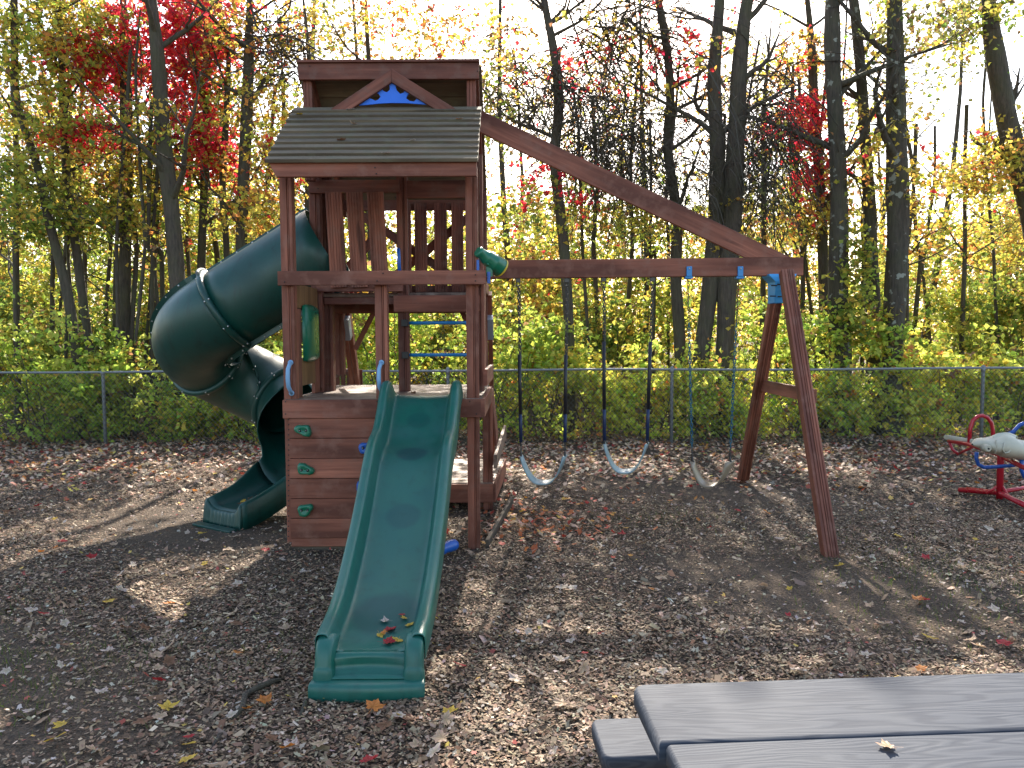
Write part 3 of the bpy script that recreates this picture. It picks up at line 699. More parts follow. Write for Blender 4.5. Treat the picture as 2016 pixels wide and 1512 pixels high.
# ---- wave slide
def wave_slide():
    prof = [(6.02, 1.205), (5.95, 1.205), (5.88, 1.19), (5.80, 1.15), (5.68, 1.06), (5.55, .975), (5.43, .91), (5.34, .885), (5.24, .87), (5.13, .83), (5.0, .745), (4.8, .605), (4.6, .475), (4.4, .365), (4.2, .28), (4.05, .225), (3.92, .195), (3.80, .178), (3.70, .17), (3.62, .165), (3.585, .158)]
    rows = []; xt, xb = X(831, 5.95), at(732, 1300, 3.62).x
    for i, (y, z) in enumerate(prof):
        t = (5.95 - y) / (5.95 - 3.6); cx = xt + (xb - xt) * t; wd = .297 - .042 * min(1, t)
        a = prof[max(0, i - 1)]; b = prof[min(len(prof) - 1, i + 1)]
        d = Vector((0, b[0] - a[0], b[1] - a[1])).normalized(); nrm = Vector((0, -d.z, d.y)); 
        if nrm.z < 0: nrm = -nrm
        if i >= len(prof) - 3: nrm = Vector((0, -.05, 1)).normalized()
        if i < 3: nrm = Vector((0, 0, 1))
        hr = .125 if i > 3 else (.02, .10, .15, .15)[i]
        if y < 4.3: hr = .115 - .03 * min(1, (4.3 - y) / .5)
        
        sec = []
        for (u, v) in ((-1.0, -.055), (-1.015, hr * .45), (-1.005, hr * .86), (-.97, hr), (-.85, hr * 1.01), (-.80, hr * .9), (-.765, hr * .45), (-.735, .022), (-.69, .003), (-.45, -.006), (0, -.008)):
            sec.append((u, v))
        full = sec + [(-u, v) for (u, v) in sec[:-1][::-1]]
        rows.append([Vector((cx + u * wd, y, z)) + nrm * v for (u, v) in full])
    mb = MB(); mb.grid(rows)
    n = len(rows[0])
    b = len(mb.v) - n
    # underside so that it has thickness
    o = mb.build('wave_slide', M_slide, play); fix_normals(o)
    sd = o.modifiers.new('solid', 'SOLIDIFY'); sd.thickness = .008; sd.offset = 1
    subsurf(o, 2)
    # exit foot: base strip, two rail end blocks, hollow panel under the lip
    cx = xb; mb = MB(); rws = []
    for (y, z, hw) in ((3.60, .058, .235), (3.53, .060, .262), (3.485, .056, .270), (3.470, .042, .272), (3.468, .0, .272), (3.47, -.05, .266), (3.60, -.05, .25)):
        rws.append([Vector((cx + hw * u, y - .018 * (1 - u * u), z)) for u in (-1, -.98, -.6, -.2, .2, .6, .98, 1)])
    mb.grid(rws); f = mb.build('exit_foot', M_slide, o); f.location = (0, 0, 0); fix_normals(f); f.modifiers.new('s', 'SOLIDIFY').thickness = .01; subsurf(f, 1)
    for sg in (-1, 1):
        mb = MB(); rws = []
        for (y, z, g_) in ((3.63, .243, 0), (3.585, .238, 0), (3.55, .215, 0), (3.528, .175, 0), (3.515, .13, 0), (3.512, .112, 0), (3.504, .108, .005), (3.50, .06, .006), (3.50, .04, .006)):
            a, b = .170 - g_, .257 + g_
            rws.append([Vector((cx + sg * u, yy_, z - dz_)) for (u, yy_, dz_) in ((a - .012, y + .07, .04), (a - .002, y + .015, .012), (a + .014, y, 0), (b - .014, y, 0), (b - .001, y + .012, .012), (b + .001, y + .07, .03))])
        mb.grid(rws); f = mb.build('rail_end', M_slide, o); f.location = (0, 0, 0); fix_normals(f); f.modifiers.new('s', 'SOLIDIFY').thickness = .006; subsurf(f, 1)
    mb = MB(); rws = []
    for (v, y, z) in ((0, 3.60, .160), (.1, 3.575, .154), (.2, 3.565, .140), (.45, 3.575, .115), (.7, 3.565, .085), (.85, 3.54, .068), (1, 3.51, .060)):
        rws.append([Vector((cx + u * .180, y + .022 * (u * u - .4) * (v - .1) * (1 - v) * -4, z - .012 * (u * u) * v * (1 - v) * 3)) for u in [k / 8 - 1 for k in range(17)]])
    mb.grid(rws); f = mb.build('exit_lip', M_slide, o); f.location = (0, 0, 0); fix_normals(f); f.modifiers.new('s', 'SOLIDIFY').thickness = .006
    return o
wslide = wave_slide()

# ---- spiral tube slide
def tube_slide():
    CX, CY, RR, TR = -2.60, 7.55, .47, .375
    path = []   # (pos, heading, outer dir)
    ze = Z(478, 7.08, 620) 
    pe = Vector((-1.66, 7.08, 2.50)); ps = Vector((CX, CY - RR, 1.93))
    root_ = None
    def zarc(a):      # a in degrees 0..300
        pts = [(0, 1.93), (100, 1.50), (180, 1.14), (225, .98), (270, .77), (300, .61)]
        for (a0, z0), (a1, z1) in zip(pts, pts[1:]):
            if a <= a1: return z0 + (z1 - z0) * (a - a0) / (a1 - a0)
        return pts[-1][1]
    def pos(a):
        r = R(a); return Vector((CX - RR * math.sin(r), CY - RR * math.cos(r), zarc(a)))
    def head(a):
        d = pos(a + .5) - pos(a - .5); return d.normalized()
    def outer(a):
        r = R(a); return Vector((-math.sin(r), -math.cos(r), 0))
    def frames(lst):      # (p, d, o) -> orthonormal side o', up u
        out = []
        for p, d, o in lst:
            d = d.normalized(); u = Vector((0, 0, 1)); u = (u - d * u.dot(d)).normalized(); s = d.cross(u)  # right of travel
            out.append((p, d, s, u))
        return out
    sA = frames([(pe.lerp(ps, t), ps - pe, None) for t in np.linspace(0, 1, 8)])
    blend = lambda a: (head(max(a, 1)) * min(1, a / 25) + (ps - pe).normalized() * max(0, 1 - a / 25)).normalized()
    sB = frames([(pos(a), blend(a), None) for a in np.linspace(0, 108, 19)])
    sC = frames([(pos(a), head(a), None) for a in np.linspace(108, 215, 15)])
    secs = [sA, sB, sC]
    def ringpts(fr, r, n=40, a0=0, a1=2 * PI, endp=False):
        p, d, s, u = fr
        return [p + (s * math.sin(a0 + (a1 - a0) * k / (n - (1 if endp else 0))) - u * math.cos(a0 + (a1 - a0) * k / (n - (1 if endp else 0)))) * r for k in range(n)]
    main = None
    for j, sec in enumerate(secs):
        mb = MB(); mb.grid([ringpts(f, TR) for f in sec], closed=True)
        if j == 0:
            main = mb.build('tube_slide', M_tube, play); o = main
        else:
            o = mb.build('tube_section', M_tube, main); o.location = (0, 0, 0)
        fix_normals(o); o.modifiers.new('s', 'SOLIDIFY').thickness = .008
    def flange(f, r=TR, wd=.035, ln=.03, bolts=True, full=True):
        p, d, s, u = f; mb = MB(); rows = []
        for (rr, dd) in ((r - .004, -ln), (r + wd * .55, -ln), (r + wd, -ln * .5), (r + wd, ln * .5), (r + wd * .55, ln), (r - .004, ln)):
            rows.append(ringpts((p + d * dd, d, s, u), rr, 48))
        mb.grid(rows, closed=True, smooth=True)
        if bolts:
            for k in range(9):
                a = 2 * PI * (k + .5) / 9; q = p + (s * math.sin(a) - u * math.cos(a)) * (r + wd * .9)
                mb.ball(q + d * .02, .009, 1, 6, 4)
                mb.ball(q - d * .022, .009, 1, 6, 4)
        o = mb.build('joint_flange', [M_tube, M_bolt], main); o.location = (0, 0, 0); fix_normals(o)
    flange(sA[-1]); flange(sB[-1]); flange(sC[-1])
    def seam(sec, angf, every=2, wd=.045):
        mb = MB(); rows = []; M_ = len(sec) - 1
        if not callable(angf): c0_ = angf; angf = lambda t: c0_
        for i, f in enumerate(sec):
            ang = angf(i / M_); p, d, s, u = f; v = s * math.sin(ang) - u * math.cos(ang); q = d.cross(v)
            rows.append([p + v * (TR - .01) + q * .014, p + v * (TR + wd) + q * .010, p + v * (TR + wd) - q * .010, p + v * (TR - .01) - q * .014])
        mb.grid(rows, closed=True, smooth=False)
        L = [sec[0][0]]
        acc = 0; nxt = .08; prev = None
        for i in range(len(sec) - 1):
            a, b = sec[i], sec[i + 1]; ang = angf(i / M_); va = a[2] * math.sin(ang) - a[3] * math.cos(ang); vb = b[2] * math.sin(ang) - b[3] * math.cos(ang)
            A = a[0] + va * (TR + wd * .6); B = b[0] + vb * (TR + wd * .6); l = (B - A).length
            while nxt < acc + l:
                t = (nxt - acc) / l; P = A.lerp(B, t); q = a[1].cross(va)
                mb.ball(P + q * .014, .010, 1, 6, 4); mb.ball(P - q * .014, .010, 1, 6, 4); nxt += .17
            acc += l
        o = mb.build('seam_flange', [M_tube, M_bolt], main); o.location = (0, 0, 0); fix_normals(o)
    seam(sA, PI - .12); seam(sA, -.12)
    seam(sB, lambda t: -PI - .12 + (PI / 2 + .12) * min(1, t * 1.15) ** .8); seam(sB, lambda t: -.12 + (PI / 2) * t)
    seam(sC, -PI / 2 - .1); seam(sC, PI * .62)
    # opening elbow and exit trough
    fr = []
    for a in np.linspace(215, 300, 14): fr.append((pos(a), head(a), None, a))
    h300 = Vector((-.56, -.82, -.15)).normalized(); p300 = pos(300)
    for t in np.linspace(.07, .72, 10): fr.append((p300 + h300 * t, h300, None, 300 + t * 100))
    ff = frames([(a, b, c) for a, b, c, _ in fr]); N = len(ff)
    def openrow(i):
        p, d, s, u = ff[i]; t = i / (N - 1)
        # half-opening either side (sin side +s is right of travel = inner)
        e = min(1, t / .62); e = e * e * (3 - 2 * e)
        aR = PI - e * (PI * .58); aL = PI - (e ** 1.4) * (PI * .54)
        flat = max(0, min(1, (t - .42) / .45)); flat = flat * flat * (3 - 2 * flat)
        row = []
        for k in range(41):
            a = -aL + (aR + aL) * k / 40
            q = Vector((math.sin(a), -math.cos(a)))
            # flatten to a trough near the exit
            bx = max(-.62, min(.62, q.x * 1.25)); by = -1 + max(0, abs(q.x) - .5) * 2.0 * .45 if abs(a) < PI * .5 else q.y
            w_ = 2 * k / 40 - 1; qx = q.x * (1 - flat) + w_ * .60 * flat; qy = q.y * (1 - flat) + (-1 + (abs(w_) ** 5) * (.22 + .55 * (1 - t))) * flat
            row.append(p + s * qx * TR + u * qy * TR)
        return row
    rows = [openrow(i) for i in range(N)]
    k1 = 15
    mb = MB(); mb.grid(rows[:k1]); o = mb.build('open_elbow', M_tube, main); o.location = (0, 0, 0); fix_normals(o); o.modifiers.new('s', 'SOLIDIFY').thickness = .010
    # trough with skirts on both sides and a fluted front that drops to the ground
    ext = []
    for i_, r in enumerate(rows[k1 - 1:]):
        f_ = i_ / (N - k1); mid_ = r[20]; res = []
        for side in (0, -1):
            q = r[side]; cd_ = q - mid_; cd_.z = 0; cd_.normalize(); zb_ = q.z * (1 - f_) * .55
            res.append([Vector((q.x + cd_.x * .045, q.y + cd_.y * .045, zb_ - .02)), Vector((q.x + cd_.x * .040, q.y + cd_.y * .040, max(zb_, q.z - .09))), q + cd_ * .036 + Vector((0, 0, -.03)), q + cd_ * .028, q + cd_ * .006 + Vector((0, 0, .004))])
        ext.append(res[0] + r + res[1][::-1])
    mb = MB(); mb.grid(ext)
    last = ext[-1]; dn = []
    for j in range(5):
        v = (0, .12, .4, .75, 1)[j]; rr_ = []
        for k, q in enumerate(last):
            inner = 7 < k < len(last) - 8
            fl_ = .009 * math.cos(k * PI / 2.2) if (j > 1 and inner) else 0
            rr_.append(q + h300 * ((0, .018, .026, .034, .040)[j] + fl_) + Vector((0, 0, -(q.z + .01) * v)))
        dn.append(rr_)
    mb.grid(dn)
    c_ = ff[-1][0] + h300 * .06; sd_ = ff[-1][2]; mb.board(Vector((c_.x, c_.y, .004)) - sd_ * .27, Vector((c_.x, c_.y, .004)) + sd_ * .27, h300, .07, .02)
    o = mb.build('exit_trough', M_tube, main); o.location = (0, 0, 0); fix_normals(o); o.modifiers.new('s', 'SOLIDIFY').thickness = .006
    # flange of the open part's joint
    mb = MB(); P = rows[k1 - 1]; c = ff[k1 - 1]
    mb.tube([c[0] + (p - c[0]) * 1.03 for p in P], .010, 6); o = mb.build('joint_flange', M_tube, main); o.location = (0, 0, 0)
    # pale strap on the first joint
    mb = MB(); f = sA[-1]; pts = []
    for k in range(10):
        a = PI - .55 + .075 * k; pts.append(f[0] + (f[2] * -math.sin(a) - f[3] * math.cos(a)) * (TR + .047))
    mb.tube(pts, .014, 8); o = mb.build('joint_strap', M_galv, main); o.location = (0, 0, 0)
    return rows, ff
trows, tff = tube_slide()
# dry leaves inside the tube slide's exit
tr_r = trows[-5][18:23]
for i in range(7):
    p = trows[-6 + i % 4][17 + i]; put_leaf(p + Vector((0, 0, .015)), random.uniform(.03, .045), ('brown', 'tan', 'orange', 'brown', 'brown', 'tan', 'yellow')[i], 'dry brown leaf caught in the exit trough of the tube slide', group='dry leaves in the tube slide exit')
# leaves on the wave slide
def hit(px, py, dz=.008):
    dg = bpy.context.evaluated_depsgraph_get()
    d = (at(px, py, 5) - CAM).normalized(); ok, loc, nr, i_, ob, m_ = S.ray_cast(dg, CAM, d)
    return loc + Vector((0, 0, dz)) if ok else None
for (px, py, k, sz, lab) in ((762, 1267, 'red', .040, 'dark red leaf nearest the lip of the wave slide'), (766, 1243, 'red', .036, 'dark red leaf at the middle of the little pile on the wave slide'), (760, 1225, 'pale', .030, 'narrow pinkish leaf on the wave slide above the red ones'),
                      (748, 1252, 'yellow', .024, 'yellow leaf on the wave slide beside the red pair'), (757, 1248, 'orange', .020, 'small orange leaf on top of the pile on the wave slide'), (784, 1262, 'yellow', .030, 'yellow curled leaf right of the red leaf on the wave slide'),
                      (792, 1212, 'red', .018, 'small round red leaf highest on the wave slide'), (798, 1220, 'yellow', .022, 'yellow leaf touching the small red one on the wave slide'), (806, 1233, 'yellow', .026, 'single yellow leaf near the right rail of the wave slide')):
    p = hit(px, py)
    if p is not None: put_leaf(p, sz * 1.3, k, lab, tilt=.15)
for (px, py, k, sz, lab) in ((688, 217, 'pale', .05, 'whitish leaf lying highest on the tower roof'), (670, 277, 'brown', .05, 'brown curled leaf on the middle of the tower roof'), (587, 226, 'yellow', .05, 'yellowish leaf at the upper left corner of the tower roof'),
                      (813, 278, 'pale', .035, 'small pale leaf on the middle boards of the tower roof'), (757, 304, 'tan', .05, 'tan leaf just above the roof eave'), (695, 245, 'tan', .04, 'thin tan leaf on the third roof board'), (904, 236, 'orange', .04, 'orange leaf at the upper right of the tower roof')):
    p = hit(px, py)
    if p is not None: put_leaf(p, sz, k, lab, tilt=.1)
for (px, py) in ((647, 757), (634, 768), (726, 768), (815, 776), (800, 755), (735, 763)):
    p = hit(px, py)
    if p is not None: put_leaf(p, .035, 'brown', 'brown leaf lying on the lower deck boards', group='leaves on the lower deck')
for i in range(16):
    x = random.uniform(xFL + .2, X(770, 7)); put_leaf((x, random.uniform(6.9, 7.6), zu + .02), .04, random.choice(['orange', 'yellow', 'red']), 'orange or red leaf heaped on the upper deck', group='leaves on the upper deck')

# blue toy under the slide
mb = MB(); a, b = gnd(872, 1080, .05), gnd(898, 1071, .05); d = b - a
mb.tube([a + d * t for t in (-.9, -.5, 0, .1, .5, .85, 1.0, 1.06)], [.038, .045, .047, .040, .046, .045, .03, .01], 16)
tag(mb.build('plastic_toy', M_blue), 'rounded blue plastic toy lying on chips behind the wave slide', 'toy')

# ------------------------------------------------------------------ swings
def link_mesh():
    mb = MB(); P = []
    for k in range(12):
        a = 2 * PI * k / 12; P.append((math.cos(a) * .0075, 0, math.sin(a) * .0075 + (.010 if math.sin(a) > 0 else -.010)))
    mb.tube(P, .0028, 5, closed=True)
    me = mb
    return me
def chain(mb, a, b, m=0, sc=1.0):
    a = Vector(a); b = Vector(b); L = (b - a).length; n = max(1, int(L / (.029 * sc))); d = (b - a) / n
    t = d.normalized(); s1 = t.cross(Vector((0, 1, 0))).normalized(); s2 = t.cross(s1)
    for i in range(n):
        c = a + d * (i + .5); s = s1 if i % 2 else s2
        s = (s + (s2 if i % 2 else -s1) * .5).normalized()
        P = []
        for k in range(10):
            an = 2 * PI * k / 10; P.append(c + s * math.cos(an) * .008 * sc + t * (math.sin(an) * .008 + (.0105 if math.sin(an) > 0 else -.0105)) * sc)
        mb.tube(P, .0036 * sc, 4, m=m, closed=True)
def swing(pxa, pxb, ytop, ysl, yend, exa, exb, yse, pxm, ybot, seatmat, label, tilt, sleeve=True, Y=YS, seatd=.14, yy=None):
    root_ = empty('swing', (X((pxa + pxb) / 2, Y), Y, Z(530, Y)), label, 'swing', 'swings hanging from the beam')
    for px, ex in ((pxa, exa), (pxb, exb)):
        mb = MB(); p = at(px, ytop, Y)
        mb.board(p + Vector((0, 0, .0)), p + Vector((0, 0, .035)), FR, .045, .05); mb.tube([p + Vector((-.018, 0, .0)), p + Vector((-.015, 0, -.03)), p + Vector((.015, 0, -.03)), p + Vector((.018, 0, .0))], .006, 6)
        h_ = mb.build('swing_hanger', M_chain if sleeve else M_bluemetal, root_)
        if not sleeve:
            mb = MB(); mb.board(p + Vector((0, -.055, -.01)), p + Vector((0, -.055, .08)), FR, .05, .02); mb.ball(p + Vector((0, -.068, .06)), .008, 1)
            mb.board(p + Vector((0, -.06, -.02)), p + Vector((0, .02, -.02)), FR, .07, .02)
            o = mb.build('hanger_clamp', [M_bluemetal, M_bolt], h_); o.location = -root_.location + root_.location; o.location = (0, 0, 0); bevel(o, .008)
        q = at(ex, yse, Y); d = q - p; mb = MB()
        t0 = (ysl - ytop) / (yse - ytop); t1 = (yend - ytop) / (yse - ytop)
        if sleeve:
            chain(mb, p + Vector((0, 0, -.03)), p + d * t0); mb.build('chain', M_chain, root_)
            # doubled tail of the chain
            mb = MB(); chain(mb, p + Vector((.014, .012, -.05)), p + d * (t0 + .08) + Vector((.012, .012, 0))); mb.build('chain', M_chain, root_)
            mb = MB(); tb = t0 + (t1 - t0) * .68
            mb.tube([p + d * t0, p + d * tb], .0165, 10); mb.tube([p + d * tb, p + d * (tb + .06), p + d * t1], [.0165, .017, .0165], 10, m=1)
            mb.build('chain_sleeve', [M_sleeve, M_sleeveb], root_)
            mb = MB(); chain(mb, p + d * t1, q); mb.build('chain', M_chain, root_)
        else:
            chain(mb, p + Vector((0, 0, -.02)), p + d * t0, sc=.8); mb.build('chain', M_chain, root_)
            mb = MB(); chain(mb, p + d * t0, p + d * t1, sc=1.25); mb.build('coated_chain', M_tealchain, root_)
            mb = MB(); chain(mb, p + d * t1, q, sc=.9); mb.build('chain', M_chain, root_)
    A, B = at(exa, yse, Y), at(exb, yse, Y); Mi = at(pxm, ybot, Y)
    mb = MB(); rows = []
    for i in range(21):
        t = i / 20; s = 2 * t - 1; x = (A.x + B.x) / 2 + (B.x - A.x) / 2 * math.copysign(abs(s) ** .82, s); x += (Mi.x - (A.x + B.x) / 2) * (1 - s * s)
        z = Mi.z + ((A.z if s < 0 else B.z) - Mi.z) * abs(s) ** 2.3
        hw = seatd / 2 * (1 if abs(s) < .86 else .55 + .45 * (1 - (abs(s) - .86) / .14)); yaw = tilt * (1 + .3 * s)
        rows.append([Vector((x + yaw * v * .35, Y + v * hw * 2 * .5, z + v * hw * .20)) for v in (-1, -.5, 0, .5, 1)])
    mb.grid(rows); o = mb.build('seat', seatmat, root_); fix_normals(o); sd = o.modifiers.new('s', 'SOLIDIFY'); sd.thickness = .010; sd.offset = 0
    mb = MB()
    for p in (A, B):
        mb.tube([p + Vector((0, -.045, .0)), p + Vector((0, 0, .045)), p + Vector((0, .045, 0))], .005, 6); mb.ball(p + Vector((0, 0, 0)), .009)
    mb.build('seat_clip', M_chain, root_)
swing(1020, 1115, 556, 697, 870, 1026, 1112, 897, 1070, 950, M_seatb, 'swing with a pale blue strap seat hanging nearest the tower', .05, seatd=.11)
swing(1188, 1284, 554, 672, 868, 1190, 1274, 873, 1231, 928, M_seatb, 'pale blue strap swing in the middle with raised seat', .05, seatd=.11)
swing(1354, 1454, 543, 635, 880, 1363, 1437, 908, 1400, 955, M_seatt, 'tan strap swing on thin blue coated chains beside the leg frame', .12, sleeve=False, seatd=.12)

# ------------------------------------------------------------------ chain link fence
def fence():
    YFn = 11.95
    A = at(-420, 728, YFn + .25); Bm = at(1008, 728, YFn); C = at(2500, 717, YFn - .35)
    root_ = empty('chain_link_fence', (0, YFn, 0), 'low galvanised chain link fence in front of the woods', 'fence')
    def yy(x): return YFn - .035 * (x - 0) * (1 if x > 0 else .8)
    def zt(px): return at(px, 731 - (px + 0) * .0055 + (2 if px < 300 else 0), YFn).z
    ztop = 1.155
    mb = MB(); P = [(x, yy(x), ztop + .008 * math.sin(x * 1.1)) for x in np.linspace(-13, 14, 55)]
    mb.tube(P, .0185, 10); mb.build('top_rail', M_galv, root_)
    for px in (-230, 193, 545, 882, 1320, 1914, 2360):
        mb = MB(); p = at(px, 800, YFn); x = p.x; y = yy(x) + .0
        mb.tube([(x, y, -.1), (x, y, ztop - .02), (x, y, ztop - .015)], .026, 12)
        mb.tube([(x, y, ztop - .05), (x, y, ztop + .015)], .033, 12); mb.ball((x, y, ztop + .022), .032, 0, 12, 6)
        for zz in (.35, .85): mb.tube([(x, y, zz), (x, y, zz + .006)], .031, 12)
        mb.build('fence_post', M_galv, root_)
    # wire mesh: zig-zag wires meeting in diamonds
    P = []; h = 1.12; z0 = .02; step = .075; xs_ = np.arange(-13, 14, step); K = 16
    for sgn in (1, -1):
        for x0 in xs_:
            x1 = x0 + sgn * h * .9; xx = np.linspace(x0, x1, 3); zz = np.linspace(z0, z0 + h, 3)
            P.append(np.stack([xx, np.array([yy(q) for q in xx]) - .028 + sgn * .002, zz], 1))
    P = np.array(P)
    V, Fc = twigs(P, np.full(P.shape[:2], .0034), 3)
    np_mesh('wire_mesh', V, Fc, M_wire, None, root_)
def twigs(P, Rr, sides=3):
    """vectorised thin tubes: P (N,K,3), Rr (N,K) -> verts, quads"""
    N, K, _ = P.shape
    T = P[:, -1] - P[:, 0]; T /= np.linalg.norm(T, axis=1, keepdims=True) + 1e-9
    ref = np.where(np.abs(T[:, 2:3]) < .9, np.array([[0, 0, 1.]]), np.array([[1., 0, 0]]))
    a = np.cross(T, ref); a /= np.linalg.norm(a, axis=1, keepdims=True) + 1e-9; b = np.cross(T, a)
    an = 2 * PI * np.arange(sides) / sides
    off = a[:, None, None] * np.cos(an)[None, None, :, None] + b[:, None, None] * np.sin(an)[None, None, :, None]
    V = P[:, :, None] + off * Rr[:, :, None, None]
    base = np.arange(N * K * sides).reshape(N, K, sides)
    q = np.stack([base[:, :-1], np.roll(base[:, :-1], -1, 2), np.roll(base[:, 1:], -1, 2), base[:, 1:]], -1)
    return V.reshape(-1, 3), q.reshape(-1, 4)
fence()

# ------------------------------------------------------------------ woods
YEL = (.56, .42, .075); YG = (.40, .40, .070); LG = (.27, .33, .055); GR = (.15, .22, .045); DG = (.09, .14, .035); ORA = (.60, .26, .07); RED = (.66, .050, .060); CRI = (.55, .030, .065); BRN = (.24, .14, .07); OLV = (.20, .19, .07)
P_yel = [(3, YEL), (4, YG), (2, LG), (.6, ORA), (.5, BRN)]
P_yg = [(2, YEL), (4, YG), (4, LG), (2, GR), (.3, BRN)]
P_gr = [(1, YEL), (2.5, YG), (4, LG), (4, GR), (1.5, DG), (.3, BRN)]
P_dk = [(.6, YEL), (1.5, YG), (3, LG), (4, GR), (2.5, DG), (.6, BRN)]
P_red = [(5, RED), (3, CRI), (1, ORA), (.3, YG)]
P_or = [(2, ORA), (.8, RED), (3, YEL), (1.6, YG), (1, BRN)]
P_gold = [(4, YEL), (1, ORA), (3, YG), (.2, RED), (.6, BRN)]
P_oli = [(3, OLV), (3, YG), (1, YEL), (1, BRN), (1, GR)]
def sprays(c, rad, n, m, pal, L, size, up=.0, droop=.35, dirs=None, shell=False, tr=.004):
    """n sprays in an ellipsoid of centre c, radii rad; m leaves each. returns (leaf verts N*4, colours, twig P, R)"""
    c = np.array(c, float); g_ = rng.normal(size=(n, 3)); g_ /= np.linalg.norm(g_, axis=1, keepdims=True)
    rr = rng.random((n, 1)) ** (1 / 3)
    o = c + g_ * rr * np.array(rad)
    d = rng.normal(size=(n, 3)); d[:, 2] = d[:, 2] * .6 + up; d /= np.linalg.norm(d, axis=1, keepdims=True)
    Ls = L * rng.uniform(.5, 1.4, n); t = np.linspace(0, 1, 5)
    wob = rng.normal(0, .05, (n, 5, 3)) * Ls[:, None, None] * t[None, :, None]
    P = o[:, None] + d[:, None] * (Ls[:, None] * t)[:, :, None] + wob; P[:, :, 2] -= droop * (t[None] ** 2) * Ls[:, None]
    Rr = tr * (1.15 - t[None]) * rng.uniform(.6, 1.4, (n, 1))
    if m <= 0: return None, None, P, Rr
    s = rng.random((n, m)) * 3.999; i0 = s.astype(int); fr = (s - i0)[..., None]
    ii = np.arange(n)[:, None]
    q = P[ii, i0] * (1 - fr) + P[ii, i0 + 1] * fr + rng.normal(0, .045, (n, m, 3))
    # some sprays share a tint
    col = pick(pal, n, .1)[:, None].repeat(m, 1); alt = pick(pal, n * m, .15).reshape(n, m, 3)
    mk = rng.random((n, m, 1)) < .4; col = np.where(mk, alt, col)
    return leaves(q.reshape(-1, 3), size, col.reshape(-1, 3)) + (P, Rr)
def leaves(q, size, col):
    n = len(q); s = size * rng.uniform(.55, 1.25, (n, 1))
    nr = rng.normal(size=(n, 3)); nr[:, 2] = np.abs(nr[:, 2]) + .25; nr /= np.linalg.norm(nr, axis=1, keepdims=True)
    a = np.cross(nr, rng.normal(size=(n, 3))); a /= np.linalg.norm(a, axis=1, keepdims=True); b = np.cross(nr, a)
    w_ = rng.uniform(.32, .5, (n, 1)); fold = nr * s * .12
    V = np.stack([q - a * s * .5, q - a * s * .02 + b * s * w_ + fold, q + a * s * .5 - fold, q - b * s * w_ + fold], 1)
    return V.reshape(-1, 3), np.repeat(col, 4, 0)
class Crown:
    def __init__(s): s.V = []; s.C = []; s.tw = []
    def add(s, *a, **k):
        V, C, P, Rr = sprays(*a, **k)
        if V is not None: s.V.append(V); s.C.append(C)
        s.tw.append((P, Rr))
    def build(s, parent, leafname='crown', twname='branches'):
        if s.V:
            V = np.concatenate(s.V); C = np.concatenate(s.C); np_mesh(leafname, V, np.arange(len(V)).reshape(-1, 4), M_leaf, C, parent)
        if s.tw:
            vs = []; fs = []; o = 0
            for P, Rr in s.tw:
                V, Fc = twigs(P, Rr); vs.append(V); fs.append(Fc + o); o += len(V)
            np_mesh(twname, np.concatenate(vs), np.concatenate(fs), M_twig, None, parent)

def curve_pts(pts, n):
    pts = np.array(pts, float); d = np.r_[0, np.cumsum(np.linalg.norm(np.diff(pts, axis=0), axis=1))]; t = np.linspace(0, d[-1], n)
    # Catmull-Rom-ish smoothing by sampling and a small blur
    out = np.stack([np.interp(t, d, pts[:, k]) for k in range(3)], 1)
    for _ in range(2): out[1:-1] = (out[:-2] + 2 * out[1:-1] + out[2:]) / 4
    return out
def trunk_mesh(mb, pts, radii, n=14, lump=.08):
    K = len(pts); ph = [random.uniform(0, 6.28) for _ in range(6)]
    rows = []; L = 0
    for i in range(K):
        a = Vector(pts[max(0, i - 1)]); c = Vector(pts[min(K - 1, i + 1)]); t = (c - a).normalized()
        up = Vector((0, 1, 0)); up = (up - t * up.dot(t)).normalized(); sd = t.cross(up)
        row = []
        for k in range(n):
            an = 2 * PI * k / n; rr = radii[i] * (1 + lump * math.sin(an * 2 + ph[0] + i * .21) + lump * .6 * math.sin(an * 3 + ph[1] - i * .33) + lump * .5 * math.sin(i * .8 + ph[2]))
            row.append(Vector(pts[i]) + (sd * math.cos(an) + up * math.sin(an)) * rr)
        rows.append(row)
    mb.grid(rows, closed=True)
def branch(mb, p, d, L, r, depth=0, droop=0.0):
    """a crooked limb with side shoots"""
    P = [Vector(p)]; d = Vector(d).normalized(); n = 7
    for i in range(n):
        d = (d + Vector((random.gauss(0, .16), random.gauss(0, .16), random.gauss(0, .10) + .04 - droop))).normalized()
        P.append(P[-1] + d * (L / n))
    mb.tube(P, [r * (1 - .82 * i / n) for i in range(n + 1)], 6 if depth == 0 else 4, cap=False)
    tips = [P[-1]]
    if depth < 2:
        for i in range(2, n + 1):
            if random.random() < .75:
                dd = (d + Vector((random.gauss(0, .8), random.gauss(0, .8), random.gauss(0, .6)))).normalized()
                tips += branch(mb, P[i], dd, L * random.uniform(.3, .5), r * (1 - .8 * i / n) * .65, depth + 1, droop)
    return tips
